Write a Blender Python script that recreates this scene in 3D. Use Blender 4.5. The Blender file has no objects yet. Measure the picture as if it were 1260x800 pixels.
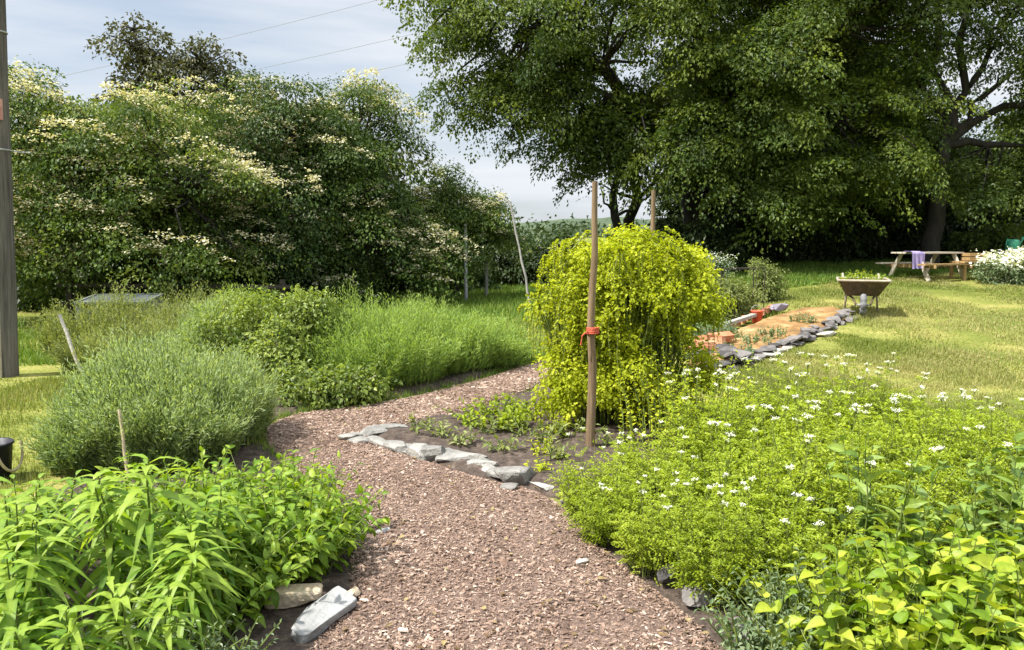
import bpy, bmesh, math, random
import numpy as np
from mathutils import Vector, Matrix, noise

R = math.radians
sc = bpy.context.scene
col = sc.collection
rng = np.random.default_rng(11)
random.seed(5)

# ------------------------------------------------------------------ camera
cd = bpy.data.cameras.new("camera")
cd.sensor_width = 36.0
cd.lens = 27.2
cd.clip_start = 0.05
cd.clip_end = 6000
cam = bpy.data.objects.new("camera", cd)
cam.location = (0, 0, 1.6)
cam.rotation_euler = (R(90 - 6.3), 0, 0)
col.objects.link(cam)
sc.camera = cam

# ------------------------------------------------------------------ sky, sun, exposure
SUN = Vector((-0.80, -0.30, 0.0)).normalized()
ELEV = R(56)
SUN = Vector((SUN.x * math.cos(ELEV), SUN.y * math.cos(ELEV), math.sin(ELEV)))
w = bpy.data.worlds.new("World")
sc.world = w
w.use_nodes = True
nt = w.node_tree
bg = nt.nodes["Background"]
bg.inputs["Strength"].default_value = 0.105
sky = nt.nodes.new("ShaderNodeTexSky")
sky.sky_type = 'NISHITA'
sky.sun_disc = False
sky.sun_elevation = ELEV
sky.sun_rotation = math.atan2(SUN.x, SUN.y)
sky.dust_density = 2.0
tc = nt.nodes.new("ShaderNodeTexCoord")
mp = nt.nodes.new("ShaderNodeMapping")
mp.inputs["Scale"].default_value = (1.0, 1.4, 8.5)
mp.inputs["Rotation"].default_value = (0, R(6), 0)
nz = nt.nodes.new("ShaderNodeTexNoise")
nz.inputs["Scale"].default_value = 2.1
nz.inputs["Detail"].default_value = 7
nz.inputs["Roughness"].default_value = 0.55
rp = nt.nodes.new("ShaderNodeValToRGB")
rp.color_ramp.elements[0].position = 0.30
rp.color_ramp.elements[0].color = (0.0, 0.0, 0.0, 1)
rp.color_ramp.elements[1].position = 0.64
rp.color_ramp.elements[1].color = (1, 1, 1, 1)
mx = nt.nodes.new("ShaderNodeMix")
mx.data_type = 'RGBA'
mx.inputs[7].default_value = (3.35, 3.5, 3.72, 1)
nt.links.new(tc.outputs["Generated"], mp.inputs[0])
nt.links.new(mp.outputs[0], nz.inputs["Vector"])
nt.links.new(nz.outputs["Fac"], rp.inputs[0])
nt.links.new(rp.outputs[0], mx.inputs[0])
veil = nt.nodes.new("ShaderNodeMix")   # thin high veil over the blue
veil.data_type = 'RGBA'
veil.inputs[0].default_value = 0.72
veil.inputs[7].default_value = (2.05, 2.28, 2.55, 1)
nt.links.new(sky.outputs[0], veil.inputs[6])
nt.links.new(veil.outputs[2], mx.inputs[6])
sx = nt.nodes.new("ShaderNodeSeparateXYZ")   # overcast zenith gain, boosted above the view to raise the fill light
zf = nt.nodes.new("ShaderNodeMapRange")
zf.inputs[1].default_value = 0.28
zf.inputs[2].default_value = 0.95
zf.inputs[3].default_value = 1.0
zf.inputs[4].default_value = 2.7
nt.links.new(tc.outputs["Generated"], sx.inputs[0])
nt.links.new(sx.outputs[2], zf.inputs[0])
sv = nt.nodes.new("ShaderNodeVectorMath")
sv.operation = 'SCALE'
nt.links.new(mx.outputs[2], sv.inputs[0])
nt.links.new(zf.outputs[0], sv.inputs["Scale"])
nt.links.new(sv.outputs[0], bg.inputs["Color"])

sd = bpy.data.lights.new("sun", 'SUN')
sd.energy = 3.7
sd.angle = R(2.0)
sd.color = (1.0, 0.965, 0.90)
so = bpy.data.objects.new("sun", sd)
so.rotation_euler = SUN.to_track_quat('Z', 'Y').to_euler()
so.location = (-20, 5, 30)
col.objects.link(so)

sc.view_settings.view_transform = 'Standard'
sc.view_settings.look = 'None'
sc.view_settings.gamma = 1
sc.view_settings.use_curve_mapping = False
sc.view_settings.exposure = 1.32
sc.render.engine = 'CYCLES'
sc.cycles.max_bounces = 6
sc.cycles.diffuse_bounces = 3
sc.cycles.transmission_bounces = 4
sc.cycles.use_denoising = True


# ------------------------------------------------------------------ materials
def nodes(m):
    m.use_nodes = True
    return m.node_tree, m.node_tree.nodes["Principled BSDF"]


def ramp(nt, stops):
    r = nt.nodes.new("ShaderNodeValToRGB")
    e = r.color_ramp.elements
    e[0].position, e[0].color = stops[0][0], (*stops[0][1], 1)
    e[1].position, e[1].color = stops[-1][0], (*stops[-1][1], 1)
    for p, c in stops[1:-1]:
        x = e.new(p)
        x.color = (*c, 1)
    return r


def leaf_mat(name, dark, mid, light, trans=0.38, rough=0.5, spec=0.3):
    m = bpy.data.materials.new(name)
    nt, p = nodes(m)
    a = nt.nodes.new("ShaderNodeAttribute")
    a.attribute_name = "tint"
    oi = nt.nodes.new("ShaderNodeObjectInfo")
    ad = nt.nodes.new("ShaderNodeMath")
    ad.operation = 'MULTIPLY_ADD'
    ad.inputs[1].default_value = 0.22
    nt.links.new(oi.outputs["Random"], ad.inputs[0])
    nt.links.new(a.outputs["Fac"], ad.inputs[2])
    r = ramp(nt, [(0.08, dark), (0.6, mid), (1.1 if False else 1.0, light)])
    nt.links.new(ad.outputs[0], r.inputs[0])
    g_ = nt.nodes.new("ShaderNodeNewGeometry")
    nb_ = nt.nodes.new("ShaderNodeTexNoise")
    nb_.inputs["Scale"].default_value = 38
    nb_.inputs["Detail"].default_value = 3
    nt.links.new(g_.outputs["Position"], nb_.inputs["Vector"])
    bl_ = ramp(nt, [(.30, (.74, .74, .80)), (.48, (1, 1, 1)), (.72, (1.08, 1.06, .9))])
    nt.links.new(nb_.outputs["Fac"], bl_.inputs[0])
    mb_ = nt.nodes.new("ShaderNodeMix")
    mb_.data_type = 'RGBA'
    mb_.blend_type = 'MULTIPLY'
    mb_.inputs[0].default_value = 1
    nt.links.new(r.outputs[0], mb_.inputs[6])
    nt.links.new(bl_.outputs[0], mb_.inputs[7])
    leafcol = mb_.outputs[2]
    nt.links.new(leafcol, p.inputs["Base Color"])
    p.inputs["Roughness"].default_value = rough
    p.inputs["Specular IOR Level"].default_value = spec
    tr = nt.nodes.new("ShaderNodeBsdfTranslucent")
    mu = nt.nodes.new("ShaderNodeMix")
    mu.data_type = 'RGBA'
    mu.blend_type = 'MULTIPLY'
    mu.inputs[0].default_value = 1
    mu.inputs[7].default_value = (1.35, 1.3, 0.5, 1)
    nt.links.new(leafcol, mu.inputs[6])
    nt.links.new(mu.outputs[2], tr.inputs["Color"])
    ms = nt.nodes.new("ShaderNodeMixShader")
    ms.inputs[0].default_value = trans
    nt.links.new(p.outputs[0], ms.inputs[1])
    nt.links.new(tr.outputs[0], ms.inputs[2])
    nt.links.new(ms.outputs[0], nt.nodes["Material Output"].inputs[0])
    return m


def noise_mat(name, stops, scale=8, detail=6, stretch=(1, 1, 1), rough=0.8, bump=0.3, bscale=None, coord="Object", rand=0.0, tint=0.0, spec=0.3):
    m = bpy.data.materials.new(name)
    nt, p = nodes(m)
    t = nt.nodes.new("ShaderNodeTexCoord")
    mp = nt.nodes.new("ShaderNodeMapping")
    mp.inputs["Scale"].default_value = stretch
    n = nt.nodes.new("ShaderNodeTexNoise")
    n.inputs["Scale"].default_value = scale
    n.inputs["Detail"].default_value = detail
    n.inputs["Roughness"].default_value = 0.65
    nt.links.new(t.outputs[coord], mp.inputs[0])
    nt.links.new(mp.outputs[0], n.inputs["Vector"])
    fac = n.outputs["Fac"]
    if rand:
        oi = nt.nodes.new("ShaderNodeObjectInfo")
        ad = nt.nodes.new("ShaderNodeMath")
        ad.operation = 'MULTIPLY_ADD'
        ad.inputs[1].default_value = rand
        sb = nt.nodes.new("ShaderNodeMath")
        sb.operation = 'SUBTRACT'
        sb.inputs[1].default_value = 0.5
        nt.links.new(oi.outputs["Random"], sb.inputs[0])
        nt.links.new(sb.outputs[0], ad.inputs[0])
        nt.links.new(fac, ad.inputs[2])
        fac = ad.outputs[0]
    if tint:
        a = nt.nodes.new("ShaderNodeAttribute")
        a.attribute_name = "tint"
        ad = nt.nodes.new("ShaderNodeMath")
        ad.operation = 'MULTIPLY_ADD'
        ad.inputs[1].default_value = tint
        sb = nt.nodes.new("ShaderNodeMath")
        sb.operation = 'SUBTRACT'
        sb.inputs[1].default_value = 0.5
        nt.links.new(a.outputs["Fac"], sb.inputs[0])
        nt.links.new(sb.outputs[0], ad.inputs[0])
        nt.links.new(fac, ad.inputs[2])
        fac = ad.outputs[0]
    r = ramp(nt, stops)
    nt.links.new(fac, r.inputs[0])
    nt.links.new(r.outputs[0], p.inputs["Base Color"])
    p.inputs["Roughness"].default_value = rough
    p.inputs["Specular IOR Level"].default_value = spec
    if bump:
        b = nt.nodes.new("ShaderNodeBump")
        b.inputs["Strength"].default_value = bump
        b.inputs["Distance"].default_value = 0.02
        n2 = nt.nodes.new("ShaderNodeTexNoise")
        n2.inputs["Scale"].default_value = bscale or scale * 3
        n2.inputs["Detail"].default_value = 5
        nt.links.new(mp.outputs[0], n2.inputs["Vector"])
        nt.links.new(n2.outputs["Fac"], b.inputs["Height"])
        nt.links.new(b.outputs[0], p.inputs["Normal"])
    return m


M = {}
# foliage: dark / mid / light leaf colours
M['hawthorn'] = leaf_mat('hawthorn_leaf', (.026, .055, .011), (.088, .145, .024), (.21, .26, .05), .38)
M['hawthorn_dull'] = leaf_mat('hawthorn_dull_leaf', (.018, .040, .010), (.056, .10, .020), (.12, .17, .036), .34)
M['olive'] = leaf_mat('olive_leaf', (.05, .055, .018), (.085, .09, .03), (.13, .13, .05), .25)
M['sycamore'] = leaf_mat('sycamore_leaf', (.020, .044, .008), (.076, .122, .017), (.19, .24, .034), .42)
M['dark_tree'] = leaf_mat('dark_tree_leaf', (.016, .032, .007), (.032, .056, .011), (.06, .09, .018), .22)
M['ash'] = leaf_mat('ash_leaf', (.032, .060, .012), (.085, .13, .024), (.16, .205, .04), .40)
M['far'] = leaf_mat('far_leaf', (.026, .050, .018), (.045, .075, .024), (.075, .105, .035), .2)
M['golden'] = leaf_mat('golden_leaf', (.23, .28, .012), (.43, .485, .024), (.61, .64, .07), .48, .55, .2)
M['feather'] = leaf_mat('feathery_leaf', (.125, .19, .075), (.26, .35, .15), (.42, .51, .27), .45, .7, .15)
M['fennel'] = leaf_mat('fennel_leaf', (.13, .21, .05), (.26, .385, .095), (.39, .51, .16), .45, .7, .15)
M['lance'] = leaf_mat('lance_leaf', (.052, .13, .014), (.135, .26, .026), (.29, .40, .05), .44, .48, .3)
M['ovate'] = leaf_mat('ovate_leaf', (.075, .15, .012), (.165, .28, .020), (.32, .42, .05), .44, .48, .3)
M['herb'] = leaf_mat('herb_leaf', (.15, .22, .016), (.30, .385, .024), (.46, .53, .07), .45, .5, .3)
M['balm'] = leaf_mat('balm_leaf', (.09, .175, .014), (.21, .32, .022), (.40, .46, .05), .42, .48, .3)
M['comfrey'] = leaf_mat('comfrey_leaf', (.07, .13, .022), (.15, .24, .04), (.26, .35, .07), .36, .5, .3)
M['glaucous'] = leaf_mat('glaucous_leaf', (.08, .13, .06), (.15, .21, .10), (.27, .33, .19), .28, .6, .2)
M['currant'] = leaf_mat('currant_leaf', (.08, .13, .025), (.215, .285, .055), (.37, .43, .11), .42, .45, .35)
M['weed'] = leaf_mat('weed_leaf', (.11, .145, .045), (.22, .265, .085), (.34, .37, .15), .4, .6, .2)
M['lawn'] = leaf_mat('lawn_blade', (.105, .15, .022), (.19, .235, .045), (.36, .34, .14), .30, .6, .2)
M['meadow'] = leaf_mat('meadow_blade', (.075, .14, .018), (.145, .235, .038), (.32, .33, .09), .30, .6, .2)
M['blossom'] = leaf_mat('blossom_petal', (.45, .43, .25), (.62, .58, .40), (.78, .75, .60), .25, .6, .2)
M['white_flower'] = leaf_mat('white_petal', (.66, .68, .56), (.78, .79, .72), (.85, .85, .82), .25, .6, .2)
M['stem'] = leaf_mat('green_stem', (.07, .10, .02), (.13, .17, .035), (.22, .25, .07), .1, .5, .3)
M['greystem'] = leaf_mat('grey_stem', (.12, .11, .08), (.24, .22, .16), (.38, .36, .29), .0, .8, .2)
# bark, wood, stone
M['bark'] = noise_mat('tree_bark', [(.3, (.010, .009, .007)), (.7, (.038, .033, .026))], 6, 8, (1, 1, .3), .9, .7)
M['pole'] = noise_mat('weathered_pole', [(.3, (.04, .034, .03)), (.5, (.12, .105, .092)), (.72, (.23, .205, .175))], 9, 8, (3, 3, .12), .85, .6, 30)
M['stake'] = noise_mat('stake_wood', [(.3, (.11, .07, .038)), (.7, (.27, .19, .11))], 14, 6, (2, 2, .15), .8, .4)
M['palewood'] = noise_mat('pale_wood', [(.3, (.34, .29, .22)), (.7, (.62, .55, .44))], 10, 6, (.3, 2, 2), .8, .3)
M['tanwood'] = noise_mat('tan_wood', [(.3, (.22, .13, .05)), (.7, (.42, .29, .13))], 10, 6, (.3, 2, 2), .8, .3)
M['greywood'] = noise_mat('grey_wood', [(.3, (.19, .18, .155)), (.7, (.42, .40, .36))], 12, 6, (2, 2, .2), .85, .4)
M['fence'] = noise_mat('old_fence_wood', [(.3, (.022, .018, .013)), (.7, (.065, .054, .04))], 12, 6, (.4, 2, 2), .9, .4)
M['stone'] = noise_mat('grey_stone', [(.2, (.11, .105, .095)), (.5, (.22, .21, .19)), (.8, (.37, .35, .31))], 9, 8, (1, 1, 1), .85, .6, 40, rand=.28)
M['palestone'] = noise_mat('pale_stone', [(.3, (.17, .17, .165)), (.7, (.36, .36, .345))], 7, 8, (1, 1, 1), .8, .5, 40)
M['beigestone'] = noise_mat('beige_stone', [(.3, (.33, .25, .16)), (.7, (.60, .50, .36))], 7, 8, (1, 1, 1), .85, .5, 40)
M['slate'] = noise_mat('slate', [(.3, (.05, .046, .043)), (.7, (.19, .172, .16))], 8, 8, (1, 1, 1), .8, .6, 40, rand=.5)
M['whitestone'] = noise_mat('whitish_slab', [(.3, (.30, .275, .235)), (.7, (.52, .48, .41))], 8, 8, (1, 1, 1), .85, .5, 40, rand=.3)
M['brick'] = noise_mat('orange_brick', [(.3, (.34, .13, .06)), (.7, (.58, .30, .17))], 9, 8, (1, 1, 1), .9, .5, 50, rand=.3)
M['soil'] = noise_mat('dark_soil', [(.3, (.030, .021, .016)), (.55, (.085, .062, .048)), (.75, (.19, .145, .11))], 14, 9, (1, 1, 1), .95, 1.0, 60)
M['orangesoil'] = noise_mat('orange_soil', [(.3, (.10, .075, .035)), (.45, (.23, .125, .045)), (.58, (.34, .21, .085)), (.75, (.46, .34, .20))], 3.2, 9, (1, 1, 1), .95, .9, 50)
M['pathbase'] = noise_mat('bark_mulch', [(.3, (.06, .04, .03)), (.5, (.15, .10, .075)), (.7, (.27, .19, .15))], 45, 9, (1, 1, 1), .92, 1.0, 90)
M['chip'] = noise_mat('bark_chip', [(.0, (.07, .044, .033)), (.35, (.205, .132, .093)), (.7, (.345, .245, .185)), (1.0, (.60, .48, .39))], 30, 3, (1, 1, 1), .88, 0, tint=1.0)
M['rust'] = noise_mat('rusty_metal', [(.3, (.05, .035, .022)), (.6, (.12, .085, .05)), (.8, (.20, .15, .10))], 9, 8, (1, 1, 1), .7, .3)
M['rim'] = noise_mat('pale_rust_rim', [(.3, (.24, .20, .15)), (.7, (.42, .37, .29))], 12, 6, (1, 1, 1), .7, .2)
M['tyre'] = noise_mat('grey_rubber', [(.3, (.10, .10, .10)), (.7, (.22, .22, .22))], 20, 4, (1, 1, 1), .8, .2)
M['steel'] = noise_mat('grey_steel', [(.3, (.25, .25, .25)), (.7, (.42, .42, .42))], 12, 4, (1, 1, 1), .55, .1)
M['black'] = noise_mat('black_plastic', [(.3, (.008, .008, .012)), (.7, (.02, .02, .028))], 12, 4, (1, 1, 1), .5, .1)
M['tan'] = noise_mat('tan_strap', [(.3, (.36, .29, .18)), (.7, (.52, .43, .29))], 12, 4, (1, 1, 1), .8, .1)
M['red'] = noise_mat('red_plastic', [(.3, (.50, .075, .035)), (.7, (.64, .12, .06))], 8, 4, (1, 1, 1), .5, .1)
M['green'] = noise_mat('green_plastic', [(.3, (.04, .25, .15)), (.7, (.08, .36, .23))], 8, 4, (1, 1, 1), .5, .1)
M['purple'] = noise_mat('purple_cloth', [(.3, (.24, .19, .38)), (.7, (.38, .31, .52))], 8, 4, (1, 1, 1), .9, .3)
M['pink'] = noise_mat('faded_sign', [(.3, (.36, .16, .13)), (.7, (.52, .28, .24))], 8, 4, (1, 1, 1), .6, .1)
M['wire'] = noise_mat('wire_black', [(.3, (.16, .17, .19)), (.7, (.20, .21, .23))], 8, 2, (1, 1, 1), .6, 0)
M['mesh'] = noise_mat('cold_frame_board', [(.3, (.085, .10, .09)), (.7, (.19, .21, .19))], 10, 4, (1, 1, 1), .5, .1)
M['tie'] = noise_mat('red_twine', [(.3, (.42, .06, .03)), (.7, (.60, .13, .07))], 30, 4, (1, 1, 1), .8, .3)
M['hill'] = noise_mat('hill_wood', [(.3, (.035, .055, .03)), (.5, (.055, .08, .04)), (.7, (.10, .12, .06))], .03, 8, (1, 1, 1), 1, 0)

# glass of the cold frame
g = bpy.data.materials.new('dusty_glass')
nt_, p_ = nodes(g)
p_.inputs["Base Color"].default_value = (.16, .19, .19, 1)
p_.inputs["Roughness"].default_value = .6
p_.inputs["Transmission Weight"].default_value = .55
M['glass'] = g


def ground_mat():
    m = bpy.data.materials.new('grassy_ground')
    nt, p = nodes(m)
    t = nt.nodes.new("ShaderNodeTexCoord")
    n1 = nt.nodes.new("ShaderNodeTexNoise")
    n1.inputs["Scale"].default_value = .55
    n1.inputs["Detail"].default_value = 6
    n2 = nt.nodes.new("ShaderNodeTexNoise")
    n2.inputs["Scale"].default_value = 24
    n2.inputs["Detail"].default_value = 8
    nt.links.new(t.outputs["Object"], n1.inputs["Vector"])
    nt.links.new(t.outputs["Object"], n2.inputs["Vector"])
    ad = nt.nodes.new("ShaderNodeMath")
    ad.operation = 'MULTIPLY_ADD'
    ad.inputs[1].default_value = .6
    nt.links.new(n2.outputs["Fac"], ad.inputs[0])
    nt.links.new(n1.outputs["Fac"], ad.inputs[2])
    r = ramp(nt, [(.60, (.075, .105, .018)), (.80, (.16, .18, .035)), (1.0, (.34, .29, .10))])
    nt.links.new(ad.outputs[0], r.inputs[0])
    nt.links.new(r.outputs[0], p.inputs["Base Color"])
    p.inputs["Roughness"].default_value = .95
    p.inputs["Specular IOR Level"].default_value = .1
    b = nt.nodes.new("ShaderNodeBump")
    b.inputs["Strength"].default_value = .8
    b.inputs["Distance"].default_value = .04
    nt.links.new(n2.outputs["Fac"], b.inputs["Height"])
    nt.links.new(b.outputs[0], p.inputs["Normal"])
    return m


M['ground'] = ground_mat()


# ------------------------------------------------------------------ object helpers
def tag(o, label=None, cat=None, group=None, kind=None):
    if label: o['label'] = label
    if cat: o['category'] = cat
    if group: o['group'] = group
    if kind: o['kind'] = kind
    return o


def empty(name, loc, label, cat, group=None, rz=0.0, scale=1.0):
    o = bpy.data.objects.new(name, None)
    o.empty_display_size = .1
    o.location = loc
    o.rotation_euler = (0, 0, rz)
    o.scale = (scale,) * 3
    col.objects.link(o)
    return tag(o, label, cat, group)


def dup(root, loc, rz, scale=1.0, label=None, group=None, zs=1.0):
    def cp(o, parent):
        c = o.copy()
        col.objects.link(c)
        c.parent = parent
        for ch in o.children:
            cp(ch, c)
        return c
    c = cp(root, None)
    c.location = loc
    c.rotation_euler = (0, 0, rz)
    c.scale = (scale, scale, scale * zs)
    if label: c['label'] = label
    if group: c['group'] = group
    return c


class MB:
    def __init__(s):
        s.v, s.f, s.t, s.m, s.n = [], [], [], [], 0

    def add(s, v, f, t=.5, m=0):
        v = np.asarray(v, float).reshape(-1, 3)
        f = np.asarray(f, int)
        if len(f) == 0:
            return
        if f.shape[1] == 4:
            f = np.concatenate([f[:, [0, 1, 2]], f[:, [0, 2, 3]]])
        s.v.append(v)
        s.f.append(f + s.n)
        s.t.append(np.broadcast_to(np.asarray(t, float), (len(v),)).copy())
        s.m.append(np.full(len(f), m))
        s.n += len(v)

    def box(s, c, size, rot=None, t=.5, m=0, taper=1.0):
        x, y, z = [q / 2 for q in size]
        v = np.array([[-x, -y, -z], [x, -y, -z], [x, y, -z], [-x, y, -z],
                      [-x * taper, -y * taper, z], [x * taper, -y * taper, z], [x * taper, y * taper, z], [-x * taper, y * taper, z]])
        if rot is not None:
            v = v @ np.array(rot).T
        s.add(v + np.array(c), [[0, 3, 2, 1], [4, 5, 6, 7], [0, 1, 5, 4], [1, 2, 6, 5], [2, 3, 7, 6], [3, 0, 4, 7]], t, m)

    def build(s, name, mats, parent=None, smooth=False, loc=None):
        me = bpy.data.meshes.new(name)
        v = np.concatenate(s.v)
        f = np.concatenate(s.f)
        me.vertices.add(len(v))
        me.vertices.foreach_set("co", v.astype(np.float32).ravel())
        me.loops.add(len(f) * 3)
        me.loops.foreach_set("vertex_index", f.astype(np.int32).ravel())
        me.polygons.add(len(f))
        me.polygons.foreach_set("loop_start", np.arange(0, len(f) * 3, 3, dtype=np.int32))
        me.polygons.foreach_set("material_index", np.concatenate(s.m).astype(np.int32))
        me.polygons.foreach_set("use_smooth", np.full(len(f), smooth))
        a = me.attributes.new("tint", 'FLOAT', 'POINT')
        a.data.foreach_set("value", np.clip(np.concatenate(s.t), 0, 1).astype(np.float32))
        for m in (mats if isinstance(mats, (list, tuple)) else [mats]):
            me.materials.append(m)
        me.update(calc_edges=True)
        o = bpy.data.objects.new(name, me)
        if loc is not None:
            o.location = loc
        col.objects.link(o)
        if parent is not None:
            o.parent = parent
        return o


def rotz(a):
    c, s_ = math.cos(a), math.sin(a)
    return np.array([[c, -s_, 0], [s_, c, 0], [0, 0, 1]])


def rotv(axis, a):
    return np.array(Matrix.Rotation(a, 3, axis))


def unit(v):
    return v / np.maximum(np.linalg.norm(v, axis=-1, keepdims=True), 1e-9)


def rand(n, lo=0.0, hi=1.0):
    return rng.uniform(lo, hi, n)


# leaf templates: along, across, up; triangles
T_DIA = (np.array([[0, 0, 0], [.42, .5, .10], [1, 0, 0], [.42, -.5, .10]]), np.array([[0, 2, 1], [0, 3, 2]]))
T_OVA = (np.array([[0, 0, 0], [.22, .42, .06], [.5, .45, .08], [.8, .22, .04], [1, 0, 0], [.8, -.22, .04], [.5, -.45, .08], [.22, -.42, .06], [.5, 0, 0]]),
         np.array([[0, 8, 1], [1, 8, 2], [2, 8, 3], [3, 8, 4], [4, 8, 5], [5, 8, 6], [6, 8, 7], [7, 8, 0]]))
_u = [0, .12, .32, .55, .78, 1]
_h = [.03, .32, .5, .44, .24, .0]
T_LAN = (np.array([[u, s_ * hh, .10 * abs(s_) * hh] for u, hh in zip(_u, _h) for s_ in (1, 0, -1)]),
         np.array([q for i in range(5) for q in ([3 * i, 3 * i + 1, 3 * i + 4], [3 * i, 3 * i + 4, 3 * i + 3], [3 * i + 1, 3 * i + 2, 3 * i + 5], [3 * i + 1, 3 * i + 5, 3 * i + 4])]))
T_NEE = (np.array([[0, .25, 0], [0, -.25, 0], [.55, .5, 0], [.55, -.5, 0], [1, 0, 0]]), np.array([[0, 1, 3], [0, 3, 2], [2, 3, 4]]))
T_BLA = (np.array([[0, .5, 0], [0, -.5, 0], [.5, .38, 0], [.5, -.38, 0], [1, 0, 0]]), np.array([[0, 1, 3], [0, 3, 2], [2, 3, 4]]))


_u2 = [0, .07, .2, .4, .62, .83, 1]
_h2 = [.04, .34, .5, .49, .35, .15, .0]
T_HRT = (np.array([[u, s_ * hh, .13 * abs(s_) * hh - .05 * (1 - abs(s_))] for u, hh in zip(_u2, _h2) for s_ in (1, 0, -1)]),
         np.array([q for i in range(6) for q in ([3 * i, 3 * i + 1, 3 * i + 4], [3 * i, 3 * i + 4, 3 * i + 3], [3 * i + 1, 3 * i + 2, 3 * i + 5], [3 * i + 1, 3 * i + 5, 3 * i + 4])]))


def leaves(mb, tm, P, D, N, L, W, bend=0.0, t=.5, m=0):
    tv, tf = tm
    n = len(P)
    if n == 0:
        return
    D = unit(D)
    N = unit(N - (N * D).sum(1, keepdims=True) * D)
    S = np.cross(N, D)
    L = np.broadcast_to(np.asarray(L, float), (n,))[:, None, None]
    W = np.broadcast_to(np.asarray(W, float), (n,))[:, None, None]
    B = np.broadcast_to(np.asarray(bend, float), (n,))[:, None, None]
    u, v, w_ = tv[None, :, 0:1], tv[None, :, 1:2], tv[None, :, 2:3]
    V = P[:, None] + L * u * (1 - .35 * np.clip(B, 0, 1) * u) * D[:, None] + W * v * S[:, None] + (W * w_ * 2 - L * B * u * u) * N[:, None]
    k = len(tv)
    F = (tf[None] + (np.arange(n) * k)[:, None, None]).reshape(-1, 3)
    T = np.repeat(np.broadcast_to(np.asarray(t, float), (n,)), k)
    if tm is T_HRT or tm is T_LAN:
        T = T + np.tile(np.tile([-.03, .16, -.03], k // 3), n) + np.repeat(np.where(rng.random(n) < .05, .35, 0), k)
    mb.add(V.reshape(-1, 3), F, T, m)


def tubes(mb, P, rad, k=5, t=.5, m=0, cap=False):
    """P (n,m,3) polylines, rad broadcastable to (n,m)"""
    P = np.asarray(P, float)
    if P.ndim == 2: P = P[None]
    n, q, _ = P.shape
    rad = np.broadcast_to(np.asarray(rad, float), (n, q))
    T = np.empty_like(P)
    T[:, 1:-1] = P[:, 2:] - P[:, :-2]
    T[:, 0] = P[:, 1] - P[:, 0]
    T[:, -1] = P[:, -1] - P[:, -2]
    T = unit(T)
    ref = np.where(np.abs(T[..., 2:3]) > .92, np.array([1., 0, 0]), np.array([0, 0, 1.]))
    A = unit(np.cross(ref, T))
    B = np.cross(T, A)
    a = np.linspace(0, 2 * np.pi, k, endpoint=False)
    V = P[:, :, None] + rad[:, :, None, None] * (A[:, :, None] * np.cos(a)[:, None] + B[:, :, None] * np.sin(a)[:, None])
    idx = np.arange(n * q * k).reshape(n, q, k)
    j = (np.arange(k) + 1) % k
    F = np.stack([idx[:, :-1], idx[:, :-1][:, :, j], idx[:, 1:][:, :, j], idx[:, 1:]], -1).reshape(-1, 4)
    t = np.asarray(t, float)
    tt = np.repeat(np.broadcast_to(t, (n,)), q * k)
    mb.add(V.reshape(-1, 3), F, tt, m)
    if cap:
        for i in range(n):
            for e in (0, q - 1):
                mb.add(np.vstack([V[i, e], P[i, e][None]]), [[b, (b + 1) % k, k] if e else [(b + 1) % k, b, k] for b in range(k)], tt[0], m)


def along(P, s0, s1, k, jit=True):
    """k points on each polyline between s0 and s1 -> pos, tangent, s, stem index"""
    n, q, _ = P.shape
    s = np.linspace(s0, s1, k)[None] + (rng.uniform(-.5, .5, (n, k)) * (s1 - s0) / k if jit else 0)
    s = np.clip(s, 0, .999)
    f = s * (q - 1)
    i = f.astype(int)
    fr = (f - i)[..., None]
    r = np.arange(n)[:, None]
    a, b = P[r, i], P[r, i + 1]
    return (a * (1 - fr) + b * fr).reshape(-1, 3), unit(b - a).reshape(-1, 3), s.ravel(), np.repeat(np.arange(n), k)


def stems(base, H, az, reach, p=1.6, q=7, sag=0.0, wob=.0):
    n = len(base)
    s = np.linspace(0, 1, q)[None]
    H = np.broadcast_to(np.asarray(H, float), (n,))[:, None]
    reach = np.broadcast_to(np.asarray(reach, float), (n,))[:, None]
    sag = np.broadcast_to(np.asarray(sag, float), (n,))[:, None]
    r = reach * s ** p
    z = H * (s - sag * s * s)
    P = np.stack([base[:, None, 0] + r * np.cos(az)[:, None], base[:, None, 1] + r * np.sin(az)[:, None], base[:, None, 2] + z], -1)
    if wob:
        P[:, 1:] += np.cumsum(rng.normal(0, wob, (n, q - 1, 3)), 1) * np.array([1, 1, .3])
    return P


def perp(T, n=None):
    r = rng.normal(0, 1, T.shape)
    return unit(r - (r * T).sum(1, keepdims=True) * T)


def spread(mb, P, s0, s1, k, tm, L, W, ang, bend, tint=.5, tj=.2, upn=1.0, m=0, shrink=.4):
    """leaves standing off stems P at angle ang from the stem"""
    pos, T, s, i = along(P, s0, s1, k)
    rad = perp(T)
    a = ang * rng.uniform(.75, 1.25, len(pos))
    D = T * np.cos(a)[:, None] + rad * np.sin(a)[:, None]
    N = np.array([0, 0, upn])[None] + rng.normal(0, .35, pos.shape)
    sc_ = (1 - shrink * np.abs(s - .45) * 1.6) * rng.uniform(.75, 1.2, len(pos))
    leaves(mb, tm, pos, D, N, L * sc_, W * sc_, bend * rng.uniform(.5, 1.4, len(pos)), tint + rng.normal(0, tj, len(pos)), m)


# ------------------------------------------------------------------ terrain
def hgt(x, y):
    x = np.asarray(x, float)
    y = np.asarray(y, float)
    t = np.clip(x / 7.0, 0, 1)
    t = t * t * (3 - 2 * t)
    v = np.maximum(0, y - 7)
    v = np.where(v < 20, v, np.where(v < 60, 20 + (v - 20) * .3, 32))
    return t * .055 * v


def hz(x, y):
    return float(hgt(x, y))


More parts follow.
